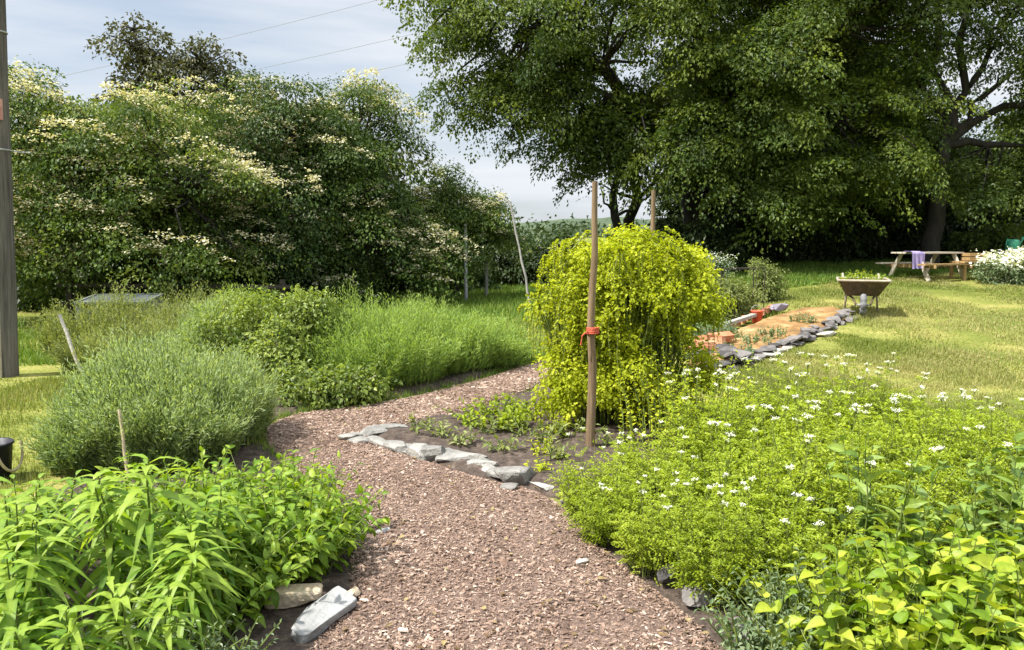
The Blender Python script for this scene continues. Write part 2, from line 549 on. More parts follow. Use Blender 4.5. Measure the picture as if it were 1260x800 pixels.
def graded(a, b, step, far, g=1.25):
    xs = list(np.arange(a, b + 1e-6, step))
    s_ = step
    while xs[-1] < far:
        s_ *= g
        xs.append(xs[-1] + s_)
    s_ = step
    while xs[0] > -far:
        s_ *= g
        xs.insert(0, xs[0] - s_)
    return np.array(xs)


xs = graded(-14, 20, .25, 2500)
ys = graded(-3, 34, .25, 3000)
X, Y = np.meshgrid(xs, ys)
Z = hgt(X, Y)
bump = np.array([[noise.noise((a * .5, b * .5, 0)) * .035 if (-14 < a < 20 and -3 < b < 34) else 0 for a in xs] for b in ys])
Z = Z + bump * np.clip((np.abs(X + .2) - .0), 0, 1) * np.where((Y < 9) & (np.abs(X) < 3.5), .0, 1) - .0
mb = MB()
idx = np.arange(X.size).reshape(X.shape)
mb.add(np.stack([X, Y, Z], -1), np.stack([idx[:-1, :-1], idx[:-1, 1:], idx[1:, 1:], idx[1:, :-1]], -1).reshape(-1, 4))
tag(mb.build('ground', M['ground'], smooth=True), kind='structure')


def inside(poly, x, y):
    poly = np.asarray(poly, float)
    c = np.zeros(np.shape(x), bool)
    j = len(poly) - 1
    for i in range(len(poly)):
        xi, yi, xj, yj = *poly[i], *poly[j]
        with np.errstate(divide='ignore', invalid='ignore'):
            c ^= ((yi > y) != (yj > y)) & (x < (xj - xi) * (y - yi) / (yj - yi + 1e-12) + xi)
        j = i
    return c


def edge_dist(poly, x, y):
    d = np.full(np.shape(x), 9.)
    poly = np.asarray(poly, float)
    for i in range(len(poly)):
        a, b = poly[i - 1], poly[i]
        ab = b - a
        t = np.clip(((x - a[0]) * ab[0] + (y - a[1]) * ab[1]) / (ab @ ab + 1e-9), 0, 1)
        d = np.minimum(d, np.hypot(x - a[0] - t * ab[0], y - a[1] - t * ab[1]))
    return d


def smooth_poly(p, it=2):
    p = np.asarray(p, float)
    for _ in range(it):
        q = np.roll(p, -1, 0)
        p = np.stack([p * .75 + q * .25, p * .25 + q * .75], 1).reshape(-1, 2)
    return p


def sheet(name, poly, mat, top, bumpa, bfreq, step=.05, rim=.12, label=None):
    """a low mound of soil or mulch that runs out at the edge of poly"""
    poly = np.asarray(poly, float)
    x0, y0 = poly.min(0) - .1
    x1, y1 = poly.max(0) + .1
    xs = np.arange(x0, x1, step)
    ys = np.arange(y0, y1, step)
    X, Y = np.meshgrid(xs, ys)
    ins = inside(poly, X, Y)
    d = np.where(ins, edge_dist(poly, X, Y), 0)
    nz_ = np.array([[noise.noise((a * bfreq, b * bfreq, 3)) + .5 * noise.noise((a * bfreq * 3, b * bfreq * 3, 5)) for a in xs] for b in ys])
    Z = hgt(X, Y) - .03 + (top + .03) * np.clip(d / rim, 0, 1) ** .6 + nz_ * bumpa * np.clip(d / rim, 0, 1)
    idx = np.arange(X.size).reshape(X.shape)
    keep = ins[:-1, :-1] | ins[1:, :-1] | ins[:-1, 1:] | ins[1:, 1:]
    F = np.stack([idx[:-1, :-1], idx[:-1, 1:], idx[1:, 1:], idx[1:, :-1]], -1)[keep]
    mb = MB()
    mb.add(np.stack([X, Y, Z], -1), F)
    return tag(mb.build(name, mat, smooth=True), kind='structure')


PATH = smooth_poly([(-.85, 1.0), (-.80, 2.88), (-.70, 3.29), (-.92, 4.17), (-1.36, 5.05), (-1.82, 5.7), (-2.12, 6.4), (-2.0, 6.95), (-1.45, 7.25), (-.8, 7.9), (.1, 9.5), (.7, 10.6),
                    (1.1, 10.2), (.5, 8.9), (.18, 8.1), (-.4, 7.05), (-1.0, 6.45), (-1.18, 6.1), (-.79, 5.62), (-.2, 5.0), (.25, 4.72), (.36, 4.2), (.6, 3.5), (.85, 2.9), (.95, 1.0)])
ISLAND = smooth_poly([(-1.22, 6.1), (-.8, 5.6), (-.2, 4.95), (.25, 4.6), (.9, 4.6), (1.8, 5.2), (2.1, 6.6), (1.7, 8.2), (.4, 8.5), (.1, 7.9), (-.4, 7.05), (-1.05, 6.42)])
HERBBED = smooth_poly([(.12, 4.75), (.2, 3.9), (.45, 3.3), (.62, 2.7), (.65, .8), (3.2, .8), (3.6, 3.5), (3.9, 5.6), (2.6, 6.6), (1.3, 5.8)])
LEFTBED = smooth_poly([(-.5, 1.0), (-.5, 2.9), (-.5, 3.3), (-.7, 4.1), (-1.15, 5.0), (-1.6, 5.65), (-1.9, 6.3), (-3.0, 6.2), (-3.15, 5.0), (-3.1, 1.0)])
BACKBED = smooth_poly([(-2.15, 6.5), (-2.0, 7.0), (-1.5, 7.35), (-.8, 8.05), (.05, 9.6), (-.9, 10.6), (-2.6, 11), (-4.6, 10), (-4.6, 8), (-3.2, 6.8)])
sheet('bark_path', PATH, M['pathbase'], .034, .008, 1.6, .05, .07)
sheet('island_soil', ISLAND, M['soil'], .06, .035, 2.2)
sheet('herb_bed_soil', HERBBED, M['soil'], .012, .012, 2.2, .06, .3)
sheet('left_bed_soil', LEFTBED, M['soil'], .012, .012, 2.2, .06, .3)
sheet('back_bed_soil', BACKBED, M['soil'], .05, .03, 2.0, .08)
RBED = smooth_poly([(2.25, 8.8), (4.0, 10.75), (5.85, 13.1), (5.75, 13.9), (5.0, 13.8), (3.5, 12.1), (2.2, 10.2)], 2)
sheet('raised_bed_soil', RBED, M['orangesoil'], .10, .04, 2.0, .08)


def scatter(poly, n):
    poly = np.asarray(poly, float)
    lo, hi = poly.min(0), poly.max(0)
    out = np.empty((0, 2))
    while len(out) < n:
        p = rng.uniform(lo, hi, (n * 2, 2))
        out = np.vstack([out, p[inside(poly, p[:, 0], p[:, 1])]])
    return out[:n]


# bark chips on the path: little wedge-shaped chips
n = 190000
p = scatter(PATH, n * 2)
keep = (rng.random(len(p)) < np.clip(1.6 - p[:, 1] / 9, .25, 1)) & (p[:, 1] > 2.2)
p = p[keep][:n]
n = len(p)
d = edge_dist(PATH, p[:, 0], p[:, 1])
L = rng.gamma(2.0, .0056, n).clip(.0045, .065) * np.clip(p[:, 1] / 6, .8, 1.5)
W = L * rng.uniform(.25, .6, n)
th = W * rng.uniform(.15, .35, n)
az = rand(n, 0, 6.283)
D = np.stack([np.cos(az), np.sin(az), rng.normal(0, .18, n)], 1)
D = unit(D)
N = unit(np.stack([rng.normal(0, .35, n), rng.normal(0, .35, n), np.ones(n)], 1))
N = unit(N - (N * D).sum(1, keepdims=True) * D)
S = np.cross(N, D)
base = np.column_stack([p, .026 * np.clip(d / .07, 0, 1) + rand(n, -.002, .016)])
cor = np.array([[-.5, -.5, 0], [.5, -.35, 0], [.42, .5, 0], [-.5, .4, 0], [-.35, -.3, 1], [.38, -.25, 1], [.3, .3, 1], [-.4, .28, 1]])
V = base[:, None] + cor[None, :, :1] * (L[:, None] * D)[:, None] + cor[None, :, 1:2] * (W[:, None] * S)[:, None] + cor[None, :, 2:] * (th[:, None] * N)[:, None]
ff = np.array([[4, 5, 6, 7], [0, 1, 5, 4], [1, 2, 6, 5], [2, 3, 7, 6], [3, 0, 4, 7]])
mb = MB()
mb.add(V.reshape(-1, 3), (ff[None] + (np.arange(n) * 8)[:, None, None]).reshape(-1, 4), np.repeat(rng.beta(2.4, 3.0, n) + .22 * np.array([noise.noise((a_ * 1.7, b_ * 1.7, 9)) + .6 * noise.noise((a_ * 6, b_ * 6, 2)) for a_, b_ in p]), 8))
tag(mb.build('bark_chips', M['chip']), kind='stuff')

# fallen leaves lying on the bark
q = scatter(PATH, 420)
q = q[q[:, 1] > 2.4]
n = len(q)
az = rand(n, 0, 6.283)
mb = MB()
leaves(mb, T_OVA, np.column_stack([q, rand(n, .042, .052)]), np.column_stack([np.cos(az), np.sin(az), rng.normal(0, .12, n)]), rng.normal(0, .25, (n, 3)) + [0, 0, 1], rand(n, .018, .05), rand(n, .012, .026), rand(n, -.2, .3), rand(n, 0, 1))
tag(mb.build('leaf_litter', leaf_mat('dry_leaf', (.06, .035, .02), (.17, .11, .055), (.33, .26, .12), .2, .7, .2)), kind='stuff')

# ------------------------------------------------------------------ hills and the far wood
mb = MB()
for (yy, hh, x0, x1, f, s_) in ((900, 38, -1500, 1500, .004, 1), (420, 17, -700, 700, .009, 2)):
    xs = np.linspace(x0, x1, 160)
    prof = np.array([hh * (.65 + .35 * noise.noise((a * f, s_, 0)) + .12 * noise.noise((a * f * 6, s_, 1)) + .05 * noise.noise((a * f * 30, s_, 1))) for a in xs])
    rows = []
    for k, fr in ((0, 0), (60, .45), (120, .85), (170, 1.0), (300, .7)):
        rows.append(np.column_stack([xs, np.full(160, yy + k), prof * fr - .5]))
    V = np.array(rows)
    idx = np.arange(5 * 160).reshape(5, 160)
    mb.add(V, np.stack([idx[:-1, :-1], idx[:-1, 1:], idx[1:, 1:], idx[1:, :-1]], -1).reshape(-1, 4))
tag(mb.build('hills', M['hill'], smooth=True), kind='structure')

mb = MB()
nb = 520
cx = rand(nb, -70, 60)
cy = rand(nb, 74, 110)
cz = rng.beta(1.3, 1.5, nb) * (3.0 + 1.3 * np.array([noise.noise((a * .06, b * .06, 2)) for a, b in zip(cx, cy)]))
k = 90
P = np.repeat(np.column_stack([cx, cy, cz]), k, 0) + rng.normal(0, 1, (nb * k, 3)) * np.array([1.7, 1.7, .75])
P[:, 2] = np.abs(P[:, 2])
D = rng.normal(0, 1, P.shape)
leaves(mb, T_DIA, P, D, rng.normal(0, .6, P.shape) + [0, 0, 1], rand(len(P), .35, .7), rand(len(P), .3, .55), .1, .5 + rng.normal(0, .2, len(P)) + np.repeat(rng.normal(0, .18, nb), k))
tag(mb.build('far_wood', M['far']), kind='stuff')


# ------------------------------------------------------------------ trees
def limb(p0, p1, q=7, wob=.06, up=.0):
    p0, p1 = np.array(p0, float), np.array(p1, float)
    s = np.linspace(0, 1, q)[:, None]
    L = np.linalg.norm(p1 - p0)
    P = p0 + (p1 - p0) * s
    P += np.array([0, 0, 1]) * (up * L * np.sin(s * np.pi))
    j = rng.normal(0, wob * L, (q, 3)) * np.sin(s * np.pi)
    return P + j


def crown_sprays(blobs, n, hole=.0, hf=.5, seed=0, shell=2.4):
    """spray centres inside the blobs (cx,cy,cz,rx,ry,rz), leaning to the outside; holes by noise"""
    b = np.array(blobs, float)
    vol = (b[:, 3] * b[:, 4] * b[:, 5]) ** .8
    i = rng.choice(len(b), n, p=vol / vol.sum())
    d = unit(rng.normal(0, 1, (n, 3)))
    r = rng.random(n) ** (1 / shell)
    c = b[i, :3] + d * r[:, None] * b[i, 3:]
    if hole:
        v = np.array([noise.noise((q[0] * hf + seed, q[1] * hf, q[2] * hf)) for q in c])
        k = v > hole - .5
        c, d, r = c[k], d[k], r[k]
    return c, d, r


def crown_mesh(mb, c, d, per, sr, flat, L, wr=.6, droop=.25, tj=.14, sj=.16, m=0, tm=T_DIA):
    n = len(c)
    out = d * np.array([1, 1, .25])
    nor = unit(np.array([0, 0, 1.]) + out * droop * 1.6 + rng.normal(0, .22, c.shape))
    o_ = out + rng.normal(0, .45, c.shape)
    a = unit(o_ - nor * (o_ * nor).sum(1, keepdims=True))
    b = np.cross(nor, a)
    k = per
    ci = np.repeat(np.arange(n), k)
    rr = np.sqrt(rng.random(n * k)) * sr * np.repeat(rng.uniform(.65, 1.3, n), k)
    th = rand(n * k, 0, 6.283)
    off = a[ci] * (1.25 * rr * np.cos(th))[:, None] + b[ci] * (.7 * rr * np.sin(th))[:, None]
    off += nor[ci] * (rng.normal(0, flat, n * k) - .35 * rr * rr / sr)[:, None]
    P = c[ci] + off
    D = unit(off) + rng.normal(0, .55, off.shape) + [0, 0, -.35]
    N = nor[ci] + rng.normal(0, .45, off.shape)
    Ls = L * rng.uniform(.45, 1.5, n * k)
    tt = .42 + np.repeat(rng.normal(0, sj, n), k) + rng.normal(0, tj, n * k)
    leaves(mb, tm, P, D, N, Ls, Ls * wr, .15, tt, m)


def tree(name, label, loc, blobs, trunk_r, fork, limbs, leafm, n=420, per=110, sr=.62, L=.11, hole=.12, hf=.55, cat='tree', group=None,
         blossom=0, seed=0, twigs=True, droop=.25, shell=2.4, leaders=None, wr=.6, flat=.07, barkm='bark', bl_top=0.0, extra=None):
    root = empty(name, loc, label, cat, group)
    c, d, r = crown_sprays(blobs, n, hole, hf, seed, shell)
    if extra:
        c2, d2, r2 = crown_sprays(extra[0], extra[1], .2, hf * 2, seed + 3, shell)
        c, d, r = np.vstack([c, c2]), np.vstack([d, d2]), np.concatenate([r, r2])
    t = MB()
    f = np.array(fork, float)
    base = limb((0, 0, -.25), f, 8, .012)
    tubes(t, base, np.linspace(trunk_r * 1.25, trunk_r * .8, 8) * np.array([1.25, 1.02] + [1] * 6), 10)
    ends = []
    for q in (limbs if limbs is not None else [bb[:3] for bb in blobs]):
        q = np.array(q, float)
        P = limb(f if len(q) < 4 else f * q[3], q[:3], 8, .05, .05)
        tubes(t, P, np.linspace(trunk_r * .62, trunk_r * .16, 8), 7)
        ends.append(P[3:])
    if twigs and ends:
        E_ = np.concatenate(ends)
        nn = min(len(c), 260)
        for j in rng.choice(len(c), nn, replace=False):
            e = E_[np.argmin(((E_ - c[j]) ** 2).sum(1))]
            if np.linalg.norm(e - c[j]) < 4.5:
                tubes(t, limb(e, c[j], 5, .06, .06), np.linspace(trunk_r * .16, .008, 5), 4)
    t.build('trunk', M[barkm], root, smooth=True)
    m_ = MB()
    crown_mesh(m_, c, d, per, sr, flat, L, wr, droop)
    m_.build('crown', M[leafm], root)
    if blossom:
        bn = np.array([noise.noise((q[0] * .9 + seed, q[1] * .9, q[2] * .9)) for q in c])
        sel = (d[:, 2] > -.5) & (r > .5) & (rng.random(len(c)) < blossom * (1 + bl_top * d[:, 2]) * np.clip(1 + 2.2 * bn, .1, 2.2))
        b_ = MB()
        cc = c[sel]
        k = 11
        nb = len(cc)
        az_ = rng.normal(0, .5, nb) + .4
        # flower heads strung along the upper side of an arching twig
        s = np.tile(np.linspace(-.5, .5, k), nb) + rng.normal(0, .04, nb * k)
        P = np.repeat(cc, k, 0) + np.column_stack([np.cos(np.repeat(az_, k)) * s, np.sin(np.repeat(az_, k)) * s * .6, .14 - s * s * .55 - s * .3]) * sr * 1.7 + rng.normal(0, .05, (nb * k, 3))
        kk = 15
        P2 = np.repeat(P, kk, 0) + rng.normal(0, 1, (nb * k * kk, 3)) * [.06, .06, .03]
        leaves(b_, T_DIA, P2, rng.normal(0, 1, P2.shape) * [1, 1, .3], rng.normal(0, .4, P2.shape) + [0, -.3, 1], rand(len(P2), .032, .07), rand(len(P2), .03, .06), 0, .5 + rng.normal(0, .25, len(P2)))
        tag(b_.build('blossom', M['blossom'], root), kind='stuff')
    return root


def bb(x, y, z, rx, ry, rz):
    return (x, y, z, rx, ry, rz)


# left: flowering hawthorns in a row, an olive grey tree behind them
tree('hawthorn_tree', 'broad hawthorn tree thick with cream blossom behind the pole, leftmost of the hedge', (-7.6, 15.6, 0),
     [bb(0, 0, 3.2, 2.5, 2.0, 1.9), bb(-1.8, -.3, 2.9, 1.9, 1.7, 2.0), bb(1.4, -.6, 2.6, 1.6, 1.5, 1.7), bb(.4, -.9, 1.5, 2.6, 1.3, 1.2), bb(-2.0, -.8, 1.3, 1.8, 1.2, 1.2)],
     .17, (0, 0, 1.1), None, 'hawthorn', 700, 270, .68, .066, .42, .75, blossom=.42, seed=3, bl_top=.5)
tree('ash_tree', 'sparse olive grey tree top rising above the blossoming hawthorn', (-8.2, 19.5, 0),
     [bb(-.9, 0, 6.05, .85, .9, 1.0), bb(.5, 0, 5.75, 1.1, 1.0, .75), bb(-.2, 0, 5.0, 1.9, 1.3, .9), bb(.2, -.5, 4.5, 2.6, 1.2, .8), bb(1.3, 0, 5.2, .9, .9, .6), bb(-1.0, 0, 6.7, .25, .3, .5)],
     .16, (0, 0, 3.0), None, 'olive', 300, 70, .42, .10, .22, 1.1, seed=9)
tree('hawthorn_tree', 'dark green hawthorn with few flowers in the middle of the hedge', (-5.4, 17.2, 0),
     [bb(0, 0, 3.0, 2.0, 1.8, 2.2), bb(-.9, .2, 3.6, 1.3, 1.3, 1.4), bb(1.0, -.2, 2.9, 1.4, 1.4, 2.2), bb(0, -.8, 1.2, 2.2, 1.2, 1.2)],
     .16, (0, 0, 1.0), None, 'hawthorn_dull', 560, 250, .68, .068, .38, .75, blossom=.22, seed=14)
tree('hawthorn_tree', 'rounded hawthorn with yellowish top, right of the dark one in the hedge', (-3.45, 18.0, 0),
     [bb(-.2, 0, 3.5, 1.7, 1.6, 1.85), bb(.8, 0, 2.5, 1.1, 1.3, 1.5), bb(-.9, -.2, 2.8, 1.3, 1.4, 1.9), bb(.3, -.8, 1.3, 1.9, 1.2, 1.3)],
     .15, (0, 0, 1.0), None, 'hawthorn', 540, 250, .66, .066, .38, .8, blossom=.32, seed=21, bl_top=.5)
tree('hawthorn_tree', 'small straggling hawthorn at the right end of the hedge by the gap', (-1.35, 19.6, 0),
     [bb(-.4, 0, 2.8, .8, .9, .8), bb(.6, 0, 2.3, 1.0, .8, .5), bb(-.4, 0, 1.8, 1.15, .9, 1.2), bb(1.2, 0, 1.7, .6, .5, .3)],
     .10, (-.2, 0, .9), None, 'hawthorn', 330, 150, .45, .066, .32, .9, blossom=.15, seed=26)
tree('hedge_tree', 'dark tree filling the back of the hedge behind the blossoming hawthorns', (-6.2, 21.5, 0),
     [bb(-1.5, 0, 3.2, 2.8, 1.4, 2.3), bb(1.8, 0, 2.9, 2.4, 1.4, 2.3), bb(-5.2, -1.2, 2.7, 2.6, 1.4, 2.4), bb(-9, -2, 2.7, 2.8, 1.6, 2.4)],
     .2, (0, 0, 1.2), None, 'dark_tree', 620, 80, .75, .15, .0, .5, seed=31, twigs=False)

# right: the big overhanging tree, and darker ones that close the view
tree('sycamore_tree', 'big spreading tree reaching over the gap with layered yellow green sprays', (5.4, 22.5, hz(5.4, 22.5)),
     [bb(0, 0, 8.2, 5.2, 3.6, 3.6), bb(-4.6, -1.0, 6.9, 3.6, 2.2, 1.9), bb(-3.4, -1.2, 5.1, 2.9, 1.9, 1.3), bb(-6.9, -.6, 8.2, 1.8, 1.5, 1.1), bb(-2.0, -2.4, 6.6, 2.6, 1.6, 1.6),
      bb(2.6, -2.6, 6.4, 3.4, 1.7, 2.6), bb(.0, -2.5, 4.6, 2.3, 1.5, 1.2), bb(3.3, -2.4, 3.6, 2.8, 1.4, 1.5), bb(-.6, -2.6, 3.6, 1.7, 1.2, .8), bb(1.2, -2.8, 3.1, 2.0, 1.1, 1.4), bb(0, 0, 10.5, 4.4, 3.4, 2.0), bb(-5.9, -1.3, 4.7, 1.3, 1.0, .6)],
     .38, (-.2, 0, 2.8), [(-4.6, -1, 6.6), (-3.2, -1.2, 4.9), (0, 0, 9.2), (2.8, -2, 6.2), (-6.4, -.6, 7.8), (.2, -2.2, 4.6), (3.2, -1.8, 3.9)],
     'sycamore', 1350, 400, .95, .092, .56, .55, seed=40, droop=.45, shell=2.1, flat=.06,
     extra=([bb(-5.9, -1.0, 4.9, 1.8, 1.2, .8), bb(-4.2, -.8, 4.2, 1.2, 1.0, .9), bb(-2.9, -.9, 3.3, 1.2, .8, 1.2), bb(-.5, -2.4, 3.2, 1.8, 1.0, 1.1), bb(-6.6, -.6, 6.6, 1.2, 1, .8), bb(1.8, -2.6, 2.4, 2.2, 1.0, 1.2)], 190))
tree('sycamore_tree', 'dark broad tree behind the wheelbarrow, between the big tree and the ash', (9.9, 25.0, hz(9.9, 25)),
     [bb(0, 0, 6.6, 3.4, 3.0, 3.6), bb(-3.2, -.8, 4.6, 2.8, 1.8, 2.4), bb(1.9, -1.4, 4.0, 2.4, 1.8, 2.0), bb(0, -1.6, 2.6, 4.4, 1.6, 1.6), bb(-.6, 0, 9.4, 3.0, 3, 2.4)],
     .34, (0, 0, 2.4), None, 'sycamore', 760, 330, .85, .095, .34, .5, seed=55, droop=.4, shell=1.8, flat=.06)
tree('ash_tree', 'tall open ash at the right edge with its dark forked trunk showing', (11.15, 20.8, hz(11.15, 20.8)),
     [bb(.4, 0, 7.2, 2.3, 1.8, 1.7), bb(2.6, -.3, 5.2, 1.6, 1.4, 1.6), bb(-1.7, 0, 6.6, 1.5, 1.3, 1.5), bb(3.0, -.5, 2.9, 1.6, 1.2, 1.1), bb(-.4, -.4, 8.8, 2.6, 2, 1.3), bb(2.4, 0, 7.4, 1.6, 1.4, 1.2), bb(1.2, -.6, 2.3, 1.3, 1.0, .9)],
     .21, (.25, 0, 3.3), [(1.5, 0, 6.3), (1.9, -.2, 5.2), (-.25, 0, 6.6), (-.3, .1, 8.6), (.9, 0, 8.6), (2.6, -.4, 3.2), (3.2, -.3, 4.8)],
     'ash', 620, 220, .68, .088, .44, .6, seed=63, droop=.4)
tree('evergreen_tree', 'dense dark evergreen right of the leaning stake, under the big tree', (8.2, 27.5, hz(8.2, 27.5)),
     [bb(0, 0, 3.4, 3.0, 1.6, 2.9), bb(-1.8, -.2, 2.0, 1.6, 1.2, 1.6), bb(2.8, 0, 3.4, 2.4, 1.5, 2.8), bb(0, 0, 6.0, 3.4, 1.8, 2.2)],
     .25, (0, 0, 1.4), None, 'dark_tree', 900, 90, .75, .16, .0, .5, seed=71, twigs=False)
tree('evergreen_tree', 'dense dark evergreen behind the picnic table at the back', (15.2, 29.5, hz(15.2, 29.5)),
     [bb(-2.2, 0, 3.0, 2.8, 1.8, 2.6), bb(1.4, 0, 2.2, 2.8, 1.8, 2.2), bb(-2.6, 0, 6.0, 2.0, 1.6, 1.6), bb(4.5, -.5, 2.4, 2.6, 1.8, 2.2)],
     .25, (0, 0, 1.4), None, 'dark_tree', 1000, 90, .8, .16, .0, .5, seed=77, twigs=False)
tree('ash_tree', 'grey green tree at the far right behind the white flowering bush', (18.4, 25.5, hz(18.4, 25.5)),
     [bb(.3, 0, 4.4, 2.4, 2.0, 1.8), bb(-1.6, -.6, 3.0, 2.0, 1.5, 1.6), bb(1.0, -.4, 2.4, 2.2, 1.5, 1.4)],
     .2, (0, 0, 1.6), None, 'ash', 520, 100, .7, .14, .12, .5, seed=82)
# slim bare trunks seen below the big tree
for i, (x, y, r_, h_, lean, lb) in enumerate([(2.75, 21.5, .13, 3.6, .2, 'slim dark trunk left of the tall stake, under the big tree'),
                                             (3.6, 22.4, .16, 4.2, -.15, 'dark trunk right of the tall stake, under the big tree'),
                                             (6.55, 23.2, .22, 3.6, .1, 'thick dark trunk behind the right side of the golden shrub')]):
    root = empty('tree', (x, y, hz(x, y)), lb, 'tree')
    t = MB()
    P = limb((0, 0, -.2), (lean, 0, h_), 8, .02)
    tubes(t, P, np.linspace(r_ * 1.2, r_ * .7, 8), 9)
    for _ in range(5):
        a = rand(1, 0, 6.28)[0]
        s0 = P[int(rng.integers(4, 8))]
        tubes(t, limb(s0, s0 + np.array([math.cos(a) * 1.2, math.sin(a) * .8, rand(1, .3, 1.3)[0]]), 6, .05), np.linspace(r_ * .4, .012, 6), 5)
    t.build('trunk', M['bark'], root, smooth=True)
    m_ = MB()
    c, d, r = crown_sprays([bb(lean, 0, h_ + .6, 1.3, 1.0, .9)], 60, .1, .6, i)
    crown_mesh(m_, c, d, 90, .5, .06, .11)
    m_.build('crown', M['sycamore'], root)


def bush(name, label, loc, blobs, leafm, n, per, sr, L, hole=.05, hf=1.2, cat='bush', group=None, flowers=0, fm='white_flower', fl=.03, wr=.6, flat=.05, seed=0, stemh=None):
    root = empty(name, loc, label, cat, group)
    c, d, r = crown_sprays(blobs, n, hole, hf, seed)
    c[:, 2] = np.abs(c[:, 2] - .04) + .04
    t = MB()
    for q in c[rng.choice(len(c), min(len(c), 90), replace=False)]:
        b0 = np.array([q[0] * .35, q[1] * .35, -.03])
        tubes(t, limb(b0, q, 5, .05, .03), np.linspace(.012, .004, 5), 4)
    t.build('stem', M['greystem'], root)
    m_ = MB()
    crown_mesh(m_, c, d, per, sr, flat, L, wr, .3, .16, .16)
    m_.v = [np.column_stack([v[:, :2], np.maximum(v[:, 2], .005)]) for v in m_.v]
    m_.build('foliage', M[leafm], root)
    if flowers:
        f = MB()
        sel = c[(d[:, 2] > 0.0)]
        sel = sel[rng.choice(len(sel), min(flowers, len(sel)), replace=False)]
        P = np.repeat(sel, 22, 0) + rng.normal(0, 1, (len(sel) * 22, 3)) * [sr * .6, sr * .6, .05] + [0, 0, sr * .35]
        leaves(f, T_DIA, P, rng.normal(0, 1, P.shape) * [1, 1, .4], rng.normal(0, .5, P.shape) + [0, -.3, 1], rand(len(P), fl * .7, fl * 1.4), rand(len(P), fl * .6, fl * 1.2), 0, .5 + rng.normal(0, .25, len(P)))
        tag(f.build('blossom', M[fm], root), kind='stuff')
    return root


# understorey at the foot of the big trees
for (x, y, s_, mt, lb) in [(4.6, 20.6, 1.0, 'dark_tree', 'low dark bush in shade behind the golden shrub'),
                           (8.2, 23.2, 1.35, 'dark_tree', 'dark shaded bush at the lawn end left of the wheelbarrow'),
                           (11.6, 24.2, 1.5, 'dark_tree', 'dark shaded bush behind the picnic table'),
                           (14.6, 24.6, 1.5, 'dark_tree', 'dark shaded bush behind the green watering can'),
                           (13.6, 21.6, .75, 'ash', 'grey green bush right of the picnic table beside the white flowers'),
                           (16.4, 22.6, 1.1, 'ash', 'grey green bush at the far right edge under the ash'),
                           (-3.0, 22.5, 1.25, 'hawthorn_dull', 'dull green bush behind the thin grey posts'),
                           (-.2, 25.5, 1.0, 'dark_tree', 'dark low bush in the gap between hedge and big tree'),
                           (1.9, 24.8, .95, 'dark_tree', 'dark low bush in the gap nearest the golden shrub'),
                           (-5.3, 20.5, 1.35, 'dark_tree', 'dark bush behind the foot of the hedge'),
                           (-9.0, 17.6, 1.3, 'dark_tree', 'added dark bush closing the sunlit gap under the broad blossoming hawthorn beside the pole'),  # added to block light showing below the hedge, stands in for its shade
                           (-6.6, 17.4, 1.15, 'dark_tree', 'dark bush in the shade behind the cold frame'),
                           (-12.0, 18.2, 1.4, 'dark_tree', 'added dark bush behind the utility pole closing the sunlit gap under the hedge')]:  # also added, keeps the hedge foot dark where light came through
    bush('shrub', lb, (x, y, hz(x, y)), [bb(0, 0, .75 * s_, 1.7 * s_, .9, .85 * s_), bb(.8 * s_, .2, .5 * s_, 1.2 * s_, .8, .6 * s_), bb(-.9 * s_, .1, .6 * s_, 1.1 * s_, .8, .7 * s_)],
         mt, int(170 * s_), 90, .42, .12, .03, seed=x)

# ------------------------------------------------------------------ utility pole and wires
pole = empty('utility_pole', (-5.94, 9.0, 0), 'weathered grey wooden utility pole at the left edge, small pinkish plate on it', 'utility pole')
pole.rotation_euler = (0, R(2.0), 0)
t = MB()
P = np.column_stack([np.zeros(14), np.zeros(14), np.linspace(-.3, 8.5, 14)])
P += rng.normal(0, .004, P.shape)
tubes(t, P, np.linspace(.118, .095, 14), 20, cap=True)
t.build('shaft', M['pole'], pole, smooth=True)
t = MB()
tubes(t, np.column_stack([np.full(6, -.02), np.full(6, -.125), np.linspace(-.2, 2.3, 6)]), .032, 10, cap=True)
t.build('cable_guard', M['palewood'], pole, smooth=True)
t = MB()
t.box((.068, -.100, 3.06), (.08, .012, .23), rotz(.62))
t.build('sign_plate', M['pink'], pole)
for z in (2.62, 3.92):
    t = MB()
    a = np.linspace(0, 2 * np.pi, 25)
    tubes(t, np.column_stack([np.cos(a) * .111, np.sin(a) * .111, np.full(25, z)]), .010, 6)
    t.build('band', M['steel'], pole)
t = MB()
tubes(t, np.array([[0.10, 0, 2.62], [.22, -.01, 2.60], [.36, -.02, 2.60]]), .008, 6, cap=True)
t.build('bracket', M['steel'], pole)

for i, (a, b, lb) in enumerate([((-40, 62, 13.2), (28, 48, 26.2), 'upper thin overhead wire crossing the sky above the hedge'),
                                ((-40, 63, 11.2), (28, 49, 23.0), 'middle thin overhead wire crossing the sky above the hedge'),
                                ((-40, 64, 9.9), (28, 50, 20.9), 'lowest thin overhead wire crossing the sky above the hedge')]):
    s = np.linspace(0, 1, 24)[:, None]
    P = np.array(a) * (1 - s) + np.array(b) * s + np.array([0, 0, -1.0]) * (np.sin(s * np.pi))
    t = MB()
    tubes(t, P, .014, 6)
    tag(t.build('overhead_wire', M['wire']), lb, 'wire')

# fence at the foot of the hedge
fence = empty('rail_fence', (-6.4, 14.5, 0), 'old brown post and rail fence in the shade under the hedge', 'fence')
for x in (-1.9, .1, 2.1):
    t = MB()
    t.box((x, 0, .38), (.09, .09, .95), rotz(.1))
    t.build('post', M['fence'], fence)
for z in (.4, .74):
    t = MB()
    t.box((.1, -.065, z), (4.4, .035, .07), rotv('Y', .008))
    t.build('rail', M['fence'], fence)
